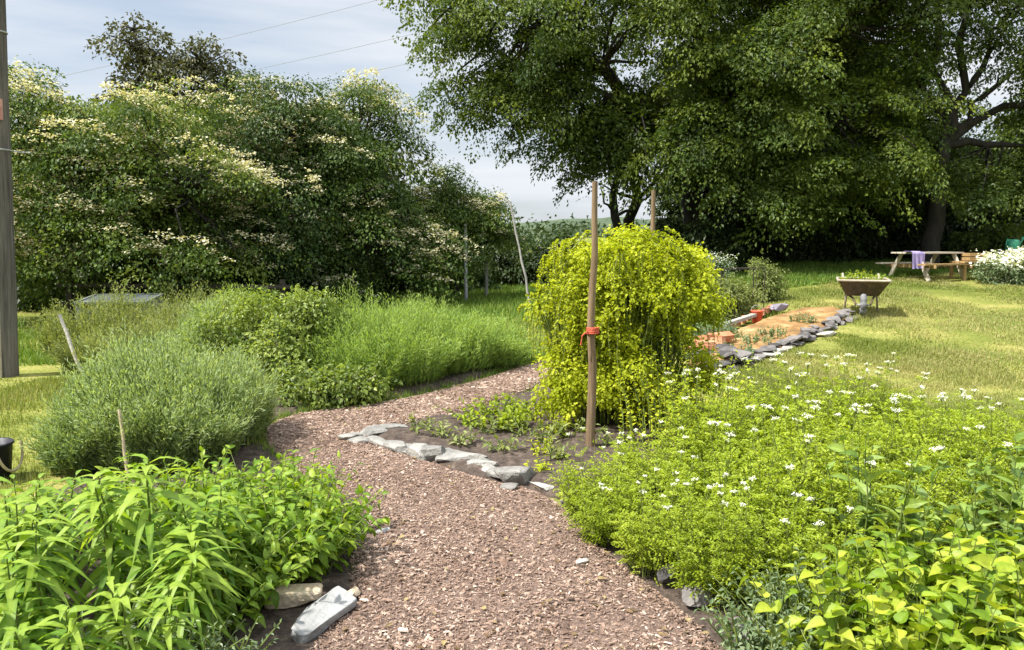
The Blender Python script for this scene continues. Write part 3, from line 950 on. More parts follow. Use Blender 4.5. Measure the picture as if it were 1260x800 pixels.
# thin posts and stakes in the gap
def stake(name, label, p0, p1, r0, r1, mat, cat='stake', group=None):
    root = empty(name, p0, label, cat, group)
    p0, p1 = np.array(p0, float), np.array(p1, float)
    P = limb((0, 0, -.15), p1 - p0, 9, .006)
    t = MB()
    tubes(t, P, np.linspace(r0, r1, 9), 9, cap=True)
    t.build('shaft', mat, root, smooth=True)
    return root

stake('post', 'taller thin grey post standing before the dark hedge end', (-1.12, 18.8, 0), (-1.12, 18.8, 1.98), .042, .04, M['steel'], 'post')
stake('post', 'shorter weathered post right of the taller thin grey post', (-.66, 20.0, 0), (-.66, 20.0, 1.12), .045, .045, M['greywood'], 'post')
stake('garden_stake', 'pale leaning stake in the gap left of the golden shrub', (.46, 16.6, 0), (-.05, 16.9, 2.42), .028, .019, M['greywood'])

# cold frame among the weeds, leaning white post, black bag at the left edge
cf = empty('cold_frame', (-6.6, 13.0, -.32), 'grey glazed cold frame half hidden by weeds under the hedge', 'cold frame', rz=.08)
t = MB()
for sx in (-.55, .55):
    t.box((sx, 0, .45), (.05, .7, .9))
t.box((0, -.33, .40), (1.05, .04, .8))
t.box((0, .33, .45), (1.05, .04, .9))
t.build('box', M['mesh'], cf)
l = MB()
for sx in (-.55, 0, .55):
    l.box((sx, 0, .93), (.05, .78, .04), rotv('X', .1))
for sy in (-.37, .37):
    l.box((0, sy, .93 + sy * .1), (1.05, .05, .036), rotv('X', .1))
lid = l.build('lid', M['mesh'], cf)
l = MB()
l.box((-.275, 0, .93), (.49, .68, .008), rotv('X', .1))
l.box((.275, 0, .93), (.49, .68, .008), rotv('X', .1))
l.build('pane', M['glass'], lid)
stake('post', 'white leaning post among weeds beside the utility pole', (-5.0, 9.0, 0), (-5.35, 9.1, .72), .022, .02, M['whitestone'], 'post')

bag = empty('bucket', (-3.475, 5.02, 0), 'black bucket with tan handle cut off at the left edge of the lawn', 'bucket')
t = MB()
k = 20
prof = [(.10, 0), (.115, .02), (.135, .24), (.145, .245), (.142, .26), (.128, .258), (.108, .03)]
ANG = np.linspace(0, 2 * np.pi, k, endpoint=False)
V = np.array([[r_ * np.cos(q), r_ * np.sin(q), z] for r_, z in prof for q in ANG])
idx = np.arange(len(prof) * k).reshape(len(prof), k)
j = (np.arange(k) + 1) % k
t.add(V, np.stack([idx[:-1], idx[:-1][:, j], idx[1:][:, j], idx[1:]], -1).reshape(-1, 4))
t.add(np.vstack([V[-k:], [[0, 0, .03]]]), [[i, (i + 1) % k, k] for i in range(k)])
t.build('body', M['black'], bag, smooth=True)
t = MB()
q = np.linspace(0, np.pi, 13)
tubes(t, np.column_stack([.146 * np.ones(13) * .9 + .03 * np.sin(q), .13 * np.cos(q), .24 - .17 * np.sin(q)]), .009, 6, cap=True)
t.build('handle', M['tan'], bag, smooth=True)


# ------------------------------------------------------------------ stones
def stone_mesh(mb, size, seed, rough=.28, sub=3, square=.0, cuts=11):
    bm = bmesh.new()
    bmesh.ops.create_icosphere(bm, subdivisions=sub, radius=1)
    V = np.array([v.co[:] for v in bm.verts])
    F = np.array([[v.index for v in f.verts] for f in bm.faces])
    bm.free()
    if square:
        V = np.sign(V) * np.abs(V) ** (1 - square * .6)
    nn = np.array([noise.noise((v[0] * 1.3 + seed * 7.1, v[1] * 1.3, v[2] * 1.3)) + .45 * noise.noise((v[0] * 3.4 + seed * 3.3, v[1] * 3.4, v[2] * 3.4)) for v in V])
    V = V * (1 + rough * nn[:, None])
    V = np.sign(V) * np.minimum(np.abs(V), .86 + .1 * np.abs(V))
    rg = np.random.default_rng(int(seed * 17 + 3))
    for _ in range(cuts):
        nn_ = unit(rg.normal(0, 1, 3) * np.array([1, 1, .7]))
        V = V - np.maximum(0, V @ nn_ - rg.uniform(.62, .9))[:, None] * nn_
    mb.add(V * np.array(size) / 2, F)


def stone(name, label, x, y, size, rz, mat, seed, z=None, tilt=(0, 0), group=None, cat='stone', square=.5, rough=.28, cuts=11):
    mb = MB()
    stone_mesh(mb, size, seed, rough, 3, square, cuts)
    o = mb.build(name, mat, smooth=False)
    o.location = (x, y, (hz(x, y) + size[2] * .28) if z is None else z)
    o.rotation_euler = (tilt[0], tilt[1], rz)
    return tag(o, label, cat, group)


stone('edging_stone', 'long pale grey stone tilted at the path edge, bottom left', -.80, 3.06, (.33, .15, .075), 1.02, M['palestone'], 1, z=.05, tilt=(.25, -.10), square=1.2, rough=.10, cuts=3)
stone('edging_stone', 'flat beige stone behind the long pale one, under the left plants', -.955, 3.24, (.25, .10, .08), .12, M['beigestone'], 2, z=.045, square=1.1, rough=.12, cuts=3)
stone('edging_stone', 'small beige stone at the far tip of the long pale stone', -.70, 3.25, (.09, .06, .05), .9, M['beigestone'], 3, z=.05, square=.9)
stone('edging_stone', 'dark small stone by the bark path behind the left leafy plants', -1.20, 4.75, (.16, .13, .10), .4, M['slate'], 31, z=.05)
ISL = [(-1.29, 5.98, .20, .14, .07, 'small grey stone at the left tip of the island bed'),
       (-1.13, 6.15, .22, .13, .08, 'greyish stone at the far side of the island tip'),
       (-.98, 6.30, .24, .12, .08, 'flat purple grey stone at the island edge farthest up the path'),
       (-1.03, 5.84, .24, .10, .06, 'low flat stone just right of the island tip'),
       (-.86, 5.68, .24, .14, .09, 'pale stone with pitted top left of the blue grey one'),
       (-.68, 5.55, .22, .16, .11, 'cream edging stone beside the blue grey one'),
       (-.56, 5.48, .20, .17, .12, 'blue grey stone with a shaded left end in the island edging'),
       (-.36, 5.38, .36, .18, .10, 'longest flat grey stone of the island edging'),
       (-.16, 5.14, .14, .10, .05, 'thin small stone between the long flat and the rounded grey stone'),
       (.02, 4.90, .24, .15, .15, 'rounded upright grey stone at the right of the island edging'),
       (.19, 4.80, .22, .10, .05, 'thin whitish flat stone beside the rounded grey one'),
       (-1.20, 5.90, .18, .12, .06, 'small flat stone between the island tip and the pitted pale stone'),
       (-.77, 5.63, .20, .13, .06, 'low grey stone squeezed in front of the pitted pale stone'),
       (-.46, 5.47, .18, .12, .07, 'small grey stone just left of the longest flat one'),
       (-.22, 5.24, .20, .12, .07, 'grey stone just right of the longest flat one'),
       (-.08, 5.02, .18, .12, .07, 'grey stone just left of the rounded upright one'),
       (.12, 4.86, .16, .11, .06, 'grey stone just right of the rounded upright one'),
       (-.02, 4.76, .10, .07, .05, 'little pinkish stone before the rounded grey one')]
for i, (x, y, a, b, c, lb) in enumerate(ISL):
    stone('edging_stone', lb, x, y, (a * 1.3, b * 1.25, c), -.75 + rng.normal(0, .25) + (1.3 if i in (1, 2) else 0), M['stone'], 40 + i, z=c * .22 + .03, tilt=(rng.normal(0, .1), rng.normal(0, .1)), group='stones edging the island bed')
stone('pebble', 'white pebble on the bark path right of its middle', .34, 3.62, (.075, .05, .035), .3, M['whitestone'], 70, z=.04)
stone('pebble', 'pale flat stone on the bark path beside the left plants', -.70, 4.03, (.11, .06, .03), .5, M['palestone'], 71, z=.035)
stone('pebble', 'cream pebble on the island soil left of the low green plant', -.53, 6.72, (.09, .06, .05), .3, M['beigestone'], 72, z=.05)
for i, (x, y, a, lb) in enumerate([(.80, 3.22, .17, 'dark stone under the right herbs, nearest along the path'), (.72, 3.42, .15, 'dark stone under the right herbs, second along the path'),
                                   (.95, 2.92, .22, 'flat mossy grey stone at the bottom edge under the herbs'), (.34, 4.42, .13, 'small grey stone where the white flowers start by the path')]):
    stone('edging_stone', lb, x, y, (a, a * .65, .08), i * .8, M['slate'] if i < 2 else M['stone'], 80 + i, z=.06)

# raised bed edging: slates on the near edge, bricks on the far edge
near = [(2.28, 8.82), (2.85, 9.42), (4.0, 10.72), (5.0, 12.0), (5.9, 13.15)]
def lerp_path(p, t):
    p = np.array(p)
    seg = np.hypot(*np.diff(p, axis=0).T)
    cum = np.concatenate([[0], np.cumsum(seg)])
    d_ = t * cum[-1]
    i = min(np.searchsorted(cum, d_, 'right') - 1, len(seg) - 1)
    f = (d_ - cum[i]) / seg[i]
    q = p[i] * (1 - f) + p[i + 1] * f
    return q, math.atan2(*(p[i + 1] - p[i])[::-1])

for i in range(44):
    row = i // 22
    q, an = lerp_path(near, (i % 22 + .5 + .4 * row) / 22.6)
    pale = i % 22 in (6, 7, 8, 13, 16, 17) and row == 0
    stone('edging_slate', 'whitish flat slab low on the near edge of the far raised bed' if pale else 'dark flat slate stacked along the near edge of the far raised bed', q[0] + rng.normal(0, .04) - .06 * row, q[1] + rng.normal(0, .03) + .06 * row,
          (.36 * rng.uniform(.6, 1.25), .24 * rng.uniform(.6, 1.2), .065 * rng.uniform(.6, 1.4)), an + rng.normal(0, .25), M['whitestone' if pale else 'slate'], 100 + i,
          z=hz(*q) + .03 + .06 * row, tilt=(rng.normal(0, .1), rng.normal(0, .1)), group='whitish slabs along the raised bed' if pale else 'dark slates along the raised bed', cat='stone', square=.8, rough=.2)
for i in range(13):
    q = np.array([2.35, 9.15]) + np.array([rng.uniform(-.1, .55), rng.uniform(-.05, .75)])
    stone('slate_piece', 'broken grey slate piece heaped at the near end of the raised bed', q[0], q[1], (.27 * rng.uniform(.7, 1.3), .2, .07), rng.uniform(0, 3), M['slate'], 130 + i, z=hz(*q) + rng.uniform(.08, .2),
          tilt=(rng.normal(0, .2), rng.normal(0, .2)), group='broken slates at the near end of the raised bed', cat='stone', square=.85, rough=.15)
far = [(2.25, 10.15), (3.35, 12.1), (4.8, 14.1)]
for i in range(15):
    q, an = lerp_path(far, (i + .5) / 15)
    mb = MB()
    mb.box((0, 0, 0), (.24, .11, .08), taper=.96)
    o = mb.build('brick', M['brick'])
    o.location = (q[0] + rng.normal(0, .03), q[1] + rng.normal(0, .03), hz(*q) + .09)
    o.rotation_euler = (rng.normal(0, .08), rng.normal(0, .08), an + rng.normal(0, .2))
    tag(o, 'orange brick laid along the far edge of the raised bed', 'brick', 'orange bricks along the raised bed')
for i, (x, y) in enumerate([(2.55, 10.1), (2.78, 10.35), (2.65, 10.6), (2.95, 10.7), (2.45, 9.85)]):
    mb = MB()
    mb.box((0, 0, 0), (.25, .16, .10), taper=.95)
    o = mb.build('brick', M['brick'])
    o.location = (x, y, hz(x, y) + .17)
    o.rotation_euler = (rng.normal(0, .12), rng.normal(0, .12), i * 1.1)
    tag(o, 'loose orange brick heaped beside the golden shrub at the raised bed', 'brick', 'loose bricks at the near end of the raised bed')
mb = MB()
mb.box((0, 0, 0), (1.5, .09, .05), rotz(.0))
o = mb.build('plank', M['greywood'])
o.location = (3.72, 12.45, hz(3.72, 12.45) + .16)
o.rotation_euler = (0, -.04, .92)
tag(o, 'pale plank lying along the back of the raised bed', 'plank')
stone('stone', 'purple grey stone on the orange soil right of the red bucket', 4.75, 13.7, (.38, .24, .14), .4, noise_mat('purple_stone', [(.3, (.15, .135, .16)), (.7, (.28, .25, .30))], 8), 160, z=hz(4.75, 13.7) + .13)

bk = empty('bucket', (4.12, 12.95, hz(4.12, 12.95)), 'orange red bucket standing behind the raised bed', 'bucket', scale=.68)
t = MB()
prof = [(.10, 0), (.11, .02), (.145, .28), (.158, .285), (.155, .31), (.138, .305), (.10, .03)]
V = np.array([[r_ * np.cos(q), r_ * np.sin(q), z] for r_, z in prof for q in ANG])
k = 20
idx = np.arange(len(prof) * k).reshape(len(prof), k)
j = (np.arange(k) + 1) % k
t.add(V, np.stack([idx[:-1], idx[:-1][:, j], idx[1:][:, j], idx[1:]], -1).reshape(-1, 4))
t.add(np.vstack([V[-k:], [[0, 0, .03]]]), [[i, (i + 1) % k, k] for i in range(k)])
t.build('body', M['red'], bk, smooth=True)
t = MB()
q = np.linspace(0, np.pi, 13)
tubes(t, np.column_stack([.15 * np.cos(q), .02 * np.sin(q), .29 + .15 * np.sin(q)]), .006, 6)
t.build('handle', M['steel'], bk, smooth=True)

# ------------------------------------------------------------------ wheelbarrow
wbz = hz(6.05, 13.35)
wb = empty('wheelbarrow', (6.05, 13.35, wbz), 'rusty brown wheelbarrow full of weeds at the end of the raised bed', 'wheelbarrow', rz=-.38)
t = MB()   # wheel towards -Y, handles towards +Y
def frus(mb, z0, z1, a0, a1, th=.02):
    # a = (xmin,xmax,ymin,ymax) at each level, open-topped pan with a thickness
    def ring(a, z): return [[a[0], a[2], z], [a[1], a[2], z], [a[1], a[3], z], [a[0], a[3], z]]
    i0 = [a0[0] + th, a0[1] - th, a0[2] + th, a0[3] - th]
    i1 = [a1[0] + th, a1[1] - th, a1[2] + th, a1[3] - th]
    V = ring(a0, z0) + ring(a1, z1) + ring(i1, z1) + ring(i0, z0 + th)
    F = [[0, 3, 2, 1], [12, 13, 14, 15]]
    for r_ in range(3):
        for q in range(4):
            F.append([r_ * 4 + q, r_ * 4 + (q + 1) % 4, r_ * 4 + 4 + (q + 1) % 4, r_ * 4 + 4 + q])
    mb.add(V, F)
frus(t, .32, .58, (-.24, .24, -.30, .34), (-.40, .40, -.50, .48))
t.build('tray', M['rust'], wb)
t = MB()
for (x0, y0, x1, y1) in ((-.4, -.5, .4, -.5), (.4, -.5, .4, .48), (.4, .48, -.4, .48), (-.4, .48, -.4, -.5)):
    tubes(t, np.array([[x0, y0, .585], [x1, y1, .585]]), .02, 8, cap=True)
t.build('rim', M['rim'], wb, smooth=True)
wh = MB()
a2 = np.linspace(0, 2 * np.pi, 25)
tubes(wh, np.column_stack([np.zeros(25), -.55 + np.cos(a2) * .135, .19 + np.sin(a2) * .135]), .05, 10)
whl = wh.build('wheel', M['tyre'], wb, smooth=True)
t = MB()
tubes(t, np.array([[-.03, -.55, .19], [.03, -.55, .19]]), .085, 14, cap=True)
tubes(t, np.array([[-.12, -.55, .19], [.12, -.55, .19]]), .012, 8, cap=True)
t.build('hub', M['steel'], whl)
t = MB()
for s_ in (-1, 1):
    tubes(t, np.array([[s_ * .11, -.56, .19], [s_ * .16, -.3, .29], [s_ * .24, .35, .305], [s_ * .29, .55, .40]]), .018, 8, cap=True)
tubes(t, np.array([[-.24, .3, .30], [.24, .3, .30]]), .016, 8, cap=True)
t.build('frame', M['rust'], wb, smooth=True)
for s_ in (-1, 1):
    t = MB()
    tubes(t, np.array([[s_ * .29, .54, .395], [s_ * .30, .80, .60], [s_ * .30, .95, .64]]), .02, 8, cap=True)
    t.build('handle', M['rim'], wb, smooth=True)
    t = MB()
    tubes(t, np.array([[s_ * .24, .10, .31], [s_ * .27, .16, 0], [s_ * .27, .30, 0], [s_ * .25, .38, .31]]), .016, 8, cap=True)
    t.build('leg', M['rim'], wb, smooth=True)


def weedy(name, label, loc, n, R_, H, leafm, L, W, k=9, cat='plant', group=None, tm=T_OVA, ang=1.0, bend=.3, rz=0, reach=.4, tint=.5, bl=None):
    root = empty(name, loc, label, cat, group, rz)
    rr = np.sqrt(rng.random(n)) * R_
    az = rand(n, 0, 6.283)
    base = np.column_stack([rr * np.cos(az), rr * np.sin(az), np.full(n, -.02)])
    Hs = H * rng.uniform(.65, 1.1, n) * (1 - .35 * (rr / R_) ** 2)
    P = stems(base, Hs, az + rng.normal(0, .7, n), H * reach * rng.uniform(.2, 1.0, n) * (rr / R_ + .3), 1.5, 7, 0, .012 * H)
    t = MB()
    tubes(t, P, np.linspace(.006, .002, 7)[None], 4, .4 + rng.normal(0, .15, n))
    t.build('stem', M['stem'], root)
    f = MB()
    spread(f, P, .15, 1, k, tm, L, W, ang, bend, tint)
    f.build('foliage', M[leafm], root)
    return root


weedy('weed', 'yellow green weeds growing in the wheelbarrow tray', (6.05, 13.4, wbz + .42), 80, .33, .34, 'herb', .06, .03, 12)

# ------------------------------------------------------------------ picnic table and things round it
tx, ty = 10.0, 18.7
pt = empty('picnic_table', (tx, ty, hz(tx, ty)), 'weathered picnic table with attached benches at the lawn end', 'picnic table', rz=.32, scale=.88)
t = MB()
for yy in (-.30, -.1, .1, .3):
    t.box((0, yy, .73), (1.75, .18, .04))
t.build('tabletop', M['palewood'], pt)
for s_ in (-1, 1):
    t = MB()
    t.box((0, s_ * .72, .43), (1.75, .13, .04))
    t.box((0, s_ * .72 + .14, .43), (1.75, .13, .04))
    t.build('bench', M['palewood' if s_ > 0 else 'tanwood'], pt)
for sx in (-.62, .62):
    for s_ in (-1, 1):
        t = MB()
        t.box((sx, s_ * .48, .355), (.05, .10, .82), rotv('X', s_ * .52))
        t.build('leg', M['palewood'], pt)
    t = MB()
    t.box((sx + .055, 0, .375), (.045, 1.7, .09))
    t.build('bench_bearer', M['tanwood'], pt)
# purple cloth over the left end of the table
mb = MB()
nu, nv = 16, 22
U, Vv = np.meshgrid(np.linspace(-.5, .5, nu), np.linspace(0, 1, nv))
s = Vv * 1.05
xx = U * .42
yy = np.where(s < .28, -.12 - s, -.40 - .02)
zz = np.where(s < .28, .765, .765 - (s - .28))
yy = yy + .03 * np.sin(U * 18) * np.clip((s - .28) * 2, 0, 1) - .06 * np.clip((s - .28), 0, 1)
zz = np.maximum(zz, .32)
zz = zz + np.where(s < .28, .012 * np.sin(U * 11), 0)
i2 = np.arange(nu * nv).reshape(nv, nu)
F = np.stack([i2[:-1, :-1], i2[:-1, 1:], i2[1:, 1:], i2[1:, :-1]], -1).reshape(-1, 4)
V = np.stack([xx, yy, zz], -1).reshape(-1, 3)
mb.add(V, F)
mb.add(V + [0, .01, -.01], F[:, ::-1])
o = mb.build('cloth', M['purple'], smooth=True)
o.location = (tx - .62, ty - .21, hz(tx, ty) + .004)
o.scale = (.88,) * 3
o.rotation_euler = (0, 0, .32)
tag(o, 'purple cloth hanging over the left end of the picnic table', 'cloth')
# wooden crate/bench at the right end
cr = empty('wooden_bench', (11.0, 18.5, hz(11.0, 18.5)), 'low orange brown wooden bench right of the picnic table', 'bench', rz=.25)
t = MB()
for yy in (-.16, 0, .16):
    t.box((0, yy, .44), (.95, .14, .04))
t.build('seat', M['tanwood'], cr)
for sx in (-.42, .42):
    for sy in (-.18, .2):
        t = MB()
        t.box((sx, sy, .20), (.06, .06, .44))
        t.build('leg', M['tanwood'], cr)
cb = empty('crate', (11.0, 18.5, hz(11.0, 18.5) + .462), 'small tan wooden crate standing on the low bench', 'crate', rz=.1)
for z in (.05, .15):
    t = MB()
    for (c_, sz) in (((0, -.15, z), (.42, .015, .075)), ((0, .15, z), (.42, .015, .075)), ((-.2, 0, z), (.015, .28, .075)), ((.2, 0, z), (.015, .28, .075))):
        t.box(c_, sz)
    t.build('side_slat', M['tanwood'], cb)
t = MB()
t.box((0, 0, .012), (.38, .27, .015))
t.build('base', M['tanwood'], cb)
stone('stone', 'pale grey stone block between the bench and the green watering can', 12.35, 19.6, (.5, .35, .5), .3, M['palestone'], 170, z=hz(12.35, 19.6) + .24)
stone('stone', 'small beige stone beside the orange brown bench', 12.0, 18.9, (.32, .26, .28), 1.0, M['beigestone'], 171, z=hz(12, 18.9) + .12)
gx, gy = 13.0, 20.2
cn = empty('watering_can', (gx, gy, hz(gx, gy)), 'green watering can on a tree stump before the dark trees', 'watering can', rz=.4)
t = MB()
tubes(t, np.column_stack([np.zeros(6), np.zeros(6), np.array([.55, .56, .7, .84, .87, .88])]), np.array([.15, .17, .16, .155, .14, .05]), 18, cap=True)
t.build('body', M['green'], cn, smooth=True)
t = MB()
tubes(t, np.array([[.13, 0, .62], [.28, 0, .76], [.38, 0, .88]]), np.array([.03, .022, .018]), 8)
tubes(t, np.array([[.37, 0, .87], [.41, 0, .92]]), np.array([.02, .05]), 12, cap=True)
t.build('spout', M['green'], cn, smooth=True)
t = MB()
q = np.linspace(-.4, 2.6, 12)
tubes(t, np.column_stack([-.12 - .13 * np.sin(q), np.zeros(12), .78 + .13 * -np.cos(q)]), .014, 8)
t.build('handle', M['green'], cn, smooth=True)
t = MB()
tubes(t, np.column_stack([np.zeros(5), np.zeros(5), np.array([-.1, .05, .3, .5, .548])]), np.array([.34, .28, .23, .22, .215]), 16, cap=True)
o = t.build('tree_stump', M['bark'], smooth=True, loc=(gx, gy, hz(gx, gy)))
tag(o, 'dark tree stump carrying the green watering can', 'stump')

bush('flowering_bush', 'rounded bush covered in white flowers at the right edge of the lawn', (11.35, 17.7, hz(11.35, 17.7)),
     [bb(0, 0, .36, .72, .5, .42), bb(.5, .1, .36, .6, .45, .4)], 'glaucous', 160, 70, .2, .05, flowers=150, fl=.075, seed=5)

pf = empty('trellis', (4.05, 13.9, hz(4.05, 13.9)), 'thin grey open plant frame behind the orange red bucket', 'trellis', rz=.2)
for sx in (-.42, .42):
    for sy in (-.2, .2):
        t = MB()
        tubes(t, np.array([[sx, sy, -.1], [sx, sy, .84]]), .009, 6, cap=True)
        t.build('upright', M['fence'], pf)
for sy in (-.2, .2):
    t = MB()
    tubes(t, np.array([[-.45, sy, .84], [.45, sy, .86]]), .008, 6, cap=True)
    t.build('crossbar', M['fence'], pf)
# plants behind the raised bed
bush('bush', 'grey green bush behind the raised bed, left of the red bucket', (3.75, 13.6, hz(3.75, 13.6)), [bb(0, 0, .36, .38, .35, .40), bb(.36, .1, .30, .3, .3, .32)], 'weed', 100, 70, .17, .05, .05, seed=4)
bush('bush', 'pale flowering bush behind the grey green one, near the golden shrub', (4.1, 15.6, hz(4.1, 15.6)), [bb(0, 0, .62, .4, .35, .38), bb(-.3, 0, .4, .4, .3, .4)], 'glaucous', 90, 60, .17, .05, .05, flowers=30, seed=6)
bush('bush', 'leafy green bush directly above the red bucket', (5.0, 15.4, hz(5.0, 15.4)), [bb(0, 0, .42, .42, .35, .42)], 'weed', 80, 70, .17, .05, .05, seed=7)
bush('bush', 'low silvery plant beside the loose bricks', (3.0, 11.6, hz(3.0, 11.6)), [bb(0, 0, .2, .35, .3, .22)], 'glaucous', 50, 60, .13, .04, .05, seed=8)
for i, (x, y, lb) in enumerate([(2.9, 9.9, 'small grey green plant between slates and bricks'), (3.35, 10.5, 'small grey green plant in the raised bed behind the pale slabs'),
                                (3.8, 11.1, 'small grey green plant in the middle of the raised bed'), (4.6, 12.2, 'small grey green plant on the orange soil towards the wheelbarrow'), (3.1, 10.9, 'small grey green plant just right of the loose bricks'), (2.3, 9.4, 'whitish green plant at the near end of the slates')]):
    weedy('seedling', lb, (x, y, hz(x, y) + .10), 22, .2, .16, 'glaucous', .06, .03, 7)

# ------------------------------------------------------------------ golden shrub and its stakes
gs = empty('golden_shrub', (.93, 6.65, .05), 'yellow leaved dome of arching canes behind the tall stake', 'shrub')
n = 300
az = rand(n, 0, 6.283)
br = np.sqrt(rand(n)) * .5
base = np.column_stack([br * np.cos(az), br * np.sin(az) * .8, np.full(n, -.03)])
apex = rng.uniform(.8, 1.58, n)
reach = rng.uniform(.12, .46, n) * (1.25 - .3 * (apex - .85))
s = np.linspace(0, 1, 12)[None]
aa = az + rng.normal(0, .5, n)
# rise to the apex at s=.62, then hang
peak = rng.uniform(.55, .8, n)[:, None]
fall = (rng.uniform(.0, .8, n) ** 2)[:, None]
z = np.where(s < peak, apex[:, None] * (1 - (1 - s / peak) ** 2.2), apex[:, None] - fall * apex[:, None] * ((s - peak) / (1 - peak)) ** 1.6 * .8)
r = reach[:, None] * (s ** 1.25) + .08 * np.sin(s * 3)
P = np.stack([base[:, :1] + r * np.cos(aa)[:, None], base[:, 1:2] + r * np.sin(aa)[:, None], np.maximum(z, .03)], -1)
P[:, 1:] += np.cumsum(rng.normal(0, .016, (n, 11, 3)), 1)
rmax = .84 * np.sqrt(np.clip(1 - ((P[..., 2] - .72) / 1.02) ** 2, .06, 1)) * (1 + .16 * np.sin(3 * aa + 1.0) + .1 * np.sin(7 * aa))[:, None]
rc = np.hypot(P[..., 0], P[..., 1])
P[..., :2] *= np.minimum(1, rmax / np.maximum(rc, 1e-6))[..., None]
t = MB()
tubes(t, P, np.linspace(.007, .002, 12)[None], 4, .5 + rng.normal(0, .2, n))
t.build('cane', M['stem'], gs)
f = MB()
hi = apex > 1.0
spread(f, P[hi], .42, 1, 80, T_OVA, .032, .023, 1.1, .25, .5, .2)
spread(f, P[~hi], .3, 1, 34, T_OVA, .038, .028, 1.1, .25, .42, .2)
c, d, r = crown_sprays([bb(0, 0, 1.08, .62, .6, .50), bb(-.40, -.1, .86, .40, .4, .44), bb(.44, -.05, 1.0, .42, .42, .45), bb(.12, 0, 1.40, .32, .3, .25), bb(-.25, 0, 1.3, .22, .2, .2), bb(.55, 0, 1.38, .2, .2, .2), bb(-.40, -.2, .45, .26, .35, .36), bb(.0, -.3, .55, .5, .35, .4), bb(.45, -.1, .5, .36, .35, .4), bb(-.25, -.3, .28, .45, .3, .26), bb(.4, -.25, .28, .4, .3, .26)], 640, .40, 2.4, 8, 2.6)
crown_mesh(f, c, d, 150, .15, .035, .029, .72, .4, .16, .16, tm=T_OVA)
f.build('foliage', M['golden'], gs)
for i, (x, y, lb) in enumerate([(.36, 6.1, 'low yellow shoot at the left foot of the golden shrub'), (.22, 5.5, 'low yellow leaved shoot on soil nearest the path'), (.18, 4.98, 'small yellow plant beside the rounded grey stone'),
                                (1.15, 5.65, 'yellow shoots between the tall stake and the white flowers'), (1.5, 6.0, 'yellow shoots behind the white flowered herbs')]):
    b = i > 2
    weedy('golden_shoot', lb, (x, y, .05), 40 if b else 9, (.36 if b else .06), (.74 if b else .16), 'golden', .042, .03, 16 if b else 9, group='yellow shoots round the golden shrub')
tall = stake('garden_stake', 'tall brown wooden stake with red twine before the golden shrub', (.585, 5.68, .03), (.60, 5.68, 2.02), .038, .020, M['stake'])
t = MB()
a3 = np.linspace(0, 8 * np.pi, 60)
tubes(t, np.column_stack([.012 + np.cos(a3) * .043, np.sin(a3) * .043, .90 + np.linspace(-.025, .025, 60)]), .007, 6)
tubes(t, np.array([[-.03, -.03, .9], [-.07, -.05, .87], [-.08, -.05, .80]]), .006, 6)
t.build('twine', M['tie'], tall, smooth=True)
stake('garden_stake', 'second brown stake poking out of the golden shrub top, right of the tall one', (1.28, 7.2, .03), (1.30, 7.2, 2.05), .03, .02, M['stake'])


# ------------------------------------------------------------------ bushes round the back bed
def feather(name, label, loc, n, ax, ay, H, reach, leafm, k=46, L=.045, W=.007, cat='bush', group=None, tint=.5, edge=.45, rz=0, tip=0, tm=T_NEE, ang=.7):
    root = empty(name, loc, label, cat, group, rz)
    rr = np.sqrt(rng.random(n))
    th = rand(n, 0, 6.283)
    base = np.column_stack([rr * ax * np.cos(th), rr * ay * np.sin(th), np.full(n, -.02)])
    lump = np.array([noise.noise((b[0] * 2.2, b[1] * 2.2, n)) for b in base])
    Hs = H * rng.uniform(.72, 1.12, n) * (1 - edge * rr ** 2.5) * (1 + .45 * lump)
    az = th + rng.normal(0, .8, n)
    P = stems(base, Hs, az, reach * rng.uniform(.2, 1, n) * (rr + .3), 1.8, 8, 0, .010)
    t = MB()
    tubes(t, P, np.linspace(.0045, .0015, 8)[None], 3, .5 + rng.normal(0, .15, n))
    t.build('stem', M['stem'], root)
    f = MB()
    st = tint + rng.normal(0, .12, n)
    pos, T, s_, i = along(P, .12, 1, k)
    rad = perp(T)
    a_ = ang * rng.uniform(.6, 1.35, len(pos))
    D = T * np.cos(a_)[:, None] + rad * np.sin(a_)[:, None] + [0, 0, .15]
    sz = (1.25 - .6 * s_) * rng.uniform(.7, 1.3, len(pos))
    pos = pos + rad * (rng.random(len(pos)) * .03)[:, None]
    leaves(f, tm, pos, D, rng.normal(0, .6, pos.shape) + [0, 0, 1], L * sz, W * sz, rng.uniform(-.1, .35, len(pos)), st[i] + rng.normal(0, .15, len(pos)) + .30 * (s_ - .45))
    f.build('foliage', M[leafm], root)
    return root


feather('bush', 'grey green feathery bush with a tan cane, nearest on the left of the path', (-2.52, 5.5, .04), 900, .50, .45, .80, .24, 'feather', 64, .05, .0085)
feather('bush', 'small grey green feathery bush at the lawn corner on the left', (-2.98, 5.4, .04), 300, .26, .34, .66, .2, 'feather', 60, .05, .0085, tint=.4)
feather('bush', 'grey green feathery bush overhanging the bark path bend', (-2.28, 6.05, .04), 420, .30, .40, .66, .18, 'feather', 60, .048, .0085, tint=.48)
stake('cane', 'tan bamboo cane leaning on the grey green feathery bush', (-2.46, 4.86, .03), (-2.56, 4.95, .50), .012, .010, M['tan'], 'cane')
bush('bush', 'leafy dark gapped bush left of the tall fennel at the path bend', (-2.55, 8.1, .04), [bb(0, 0, .55, .52, .5, .42), bb(-.45, .4, .6, .5, .5, .36), bb(.2, -.4, .28, .4, .35, .28), bb(.35, .3, .74, .3, .3, .26)], 'currant', 230, 130, .2, .042, .16, 1.8, seed=51)
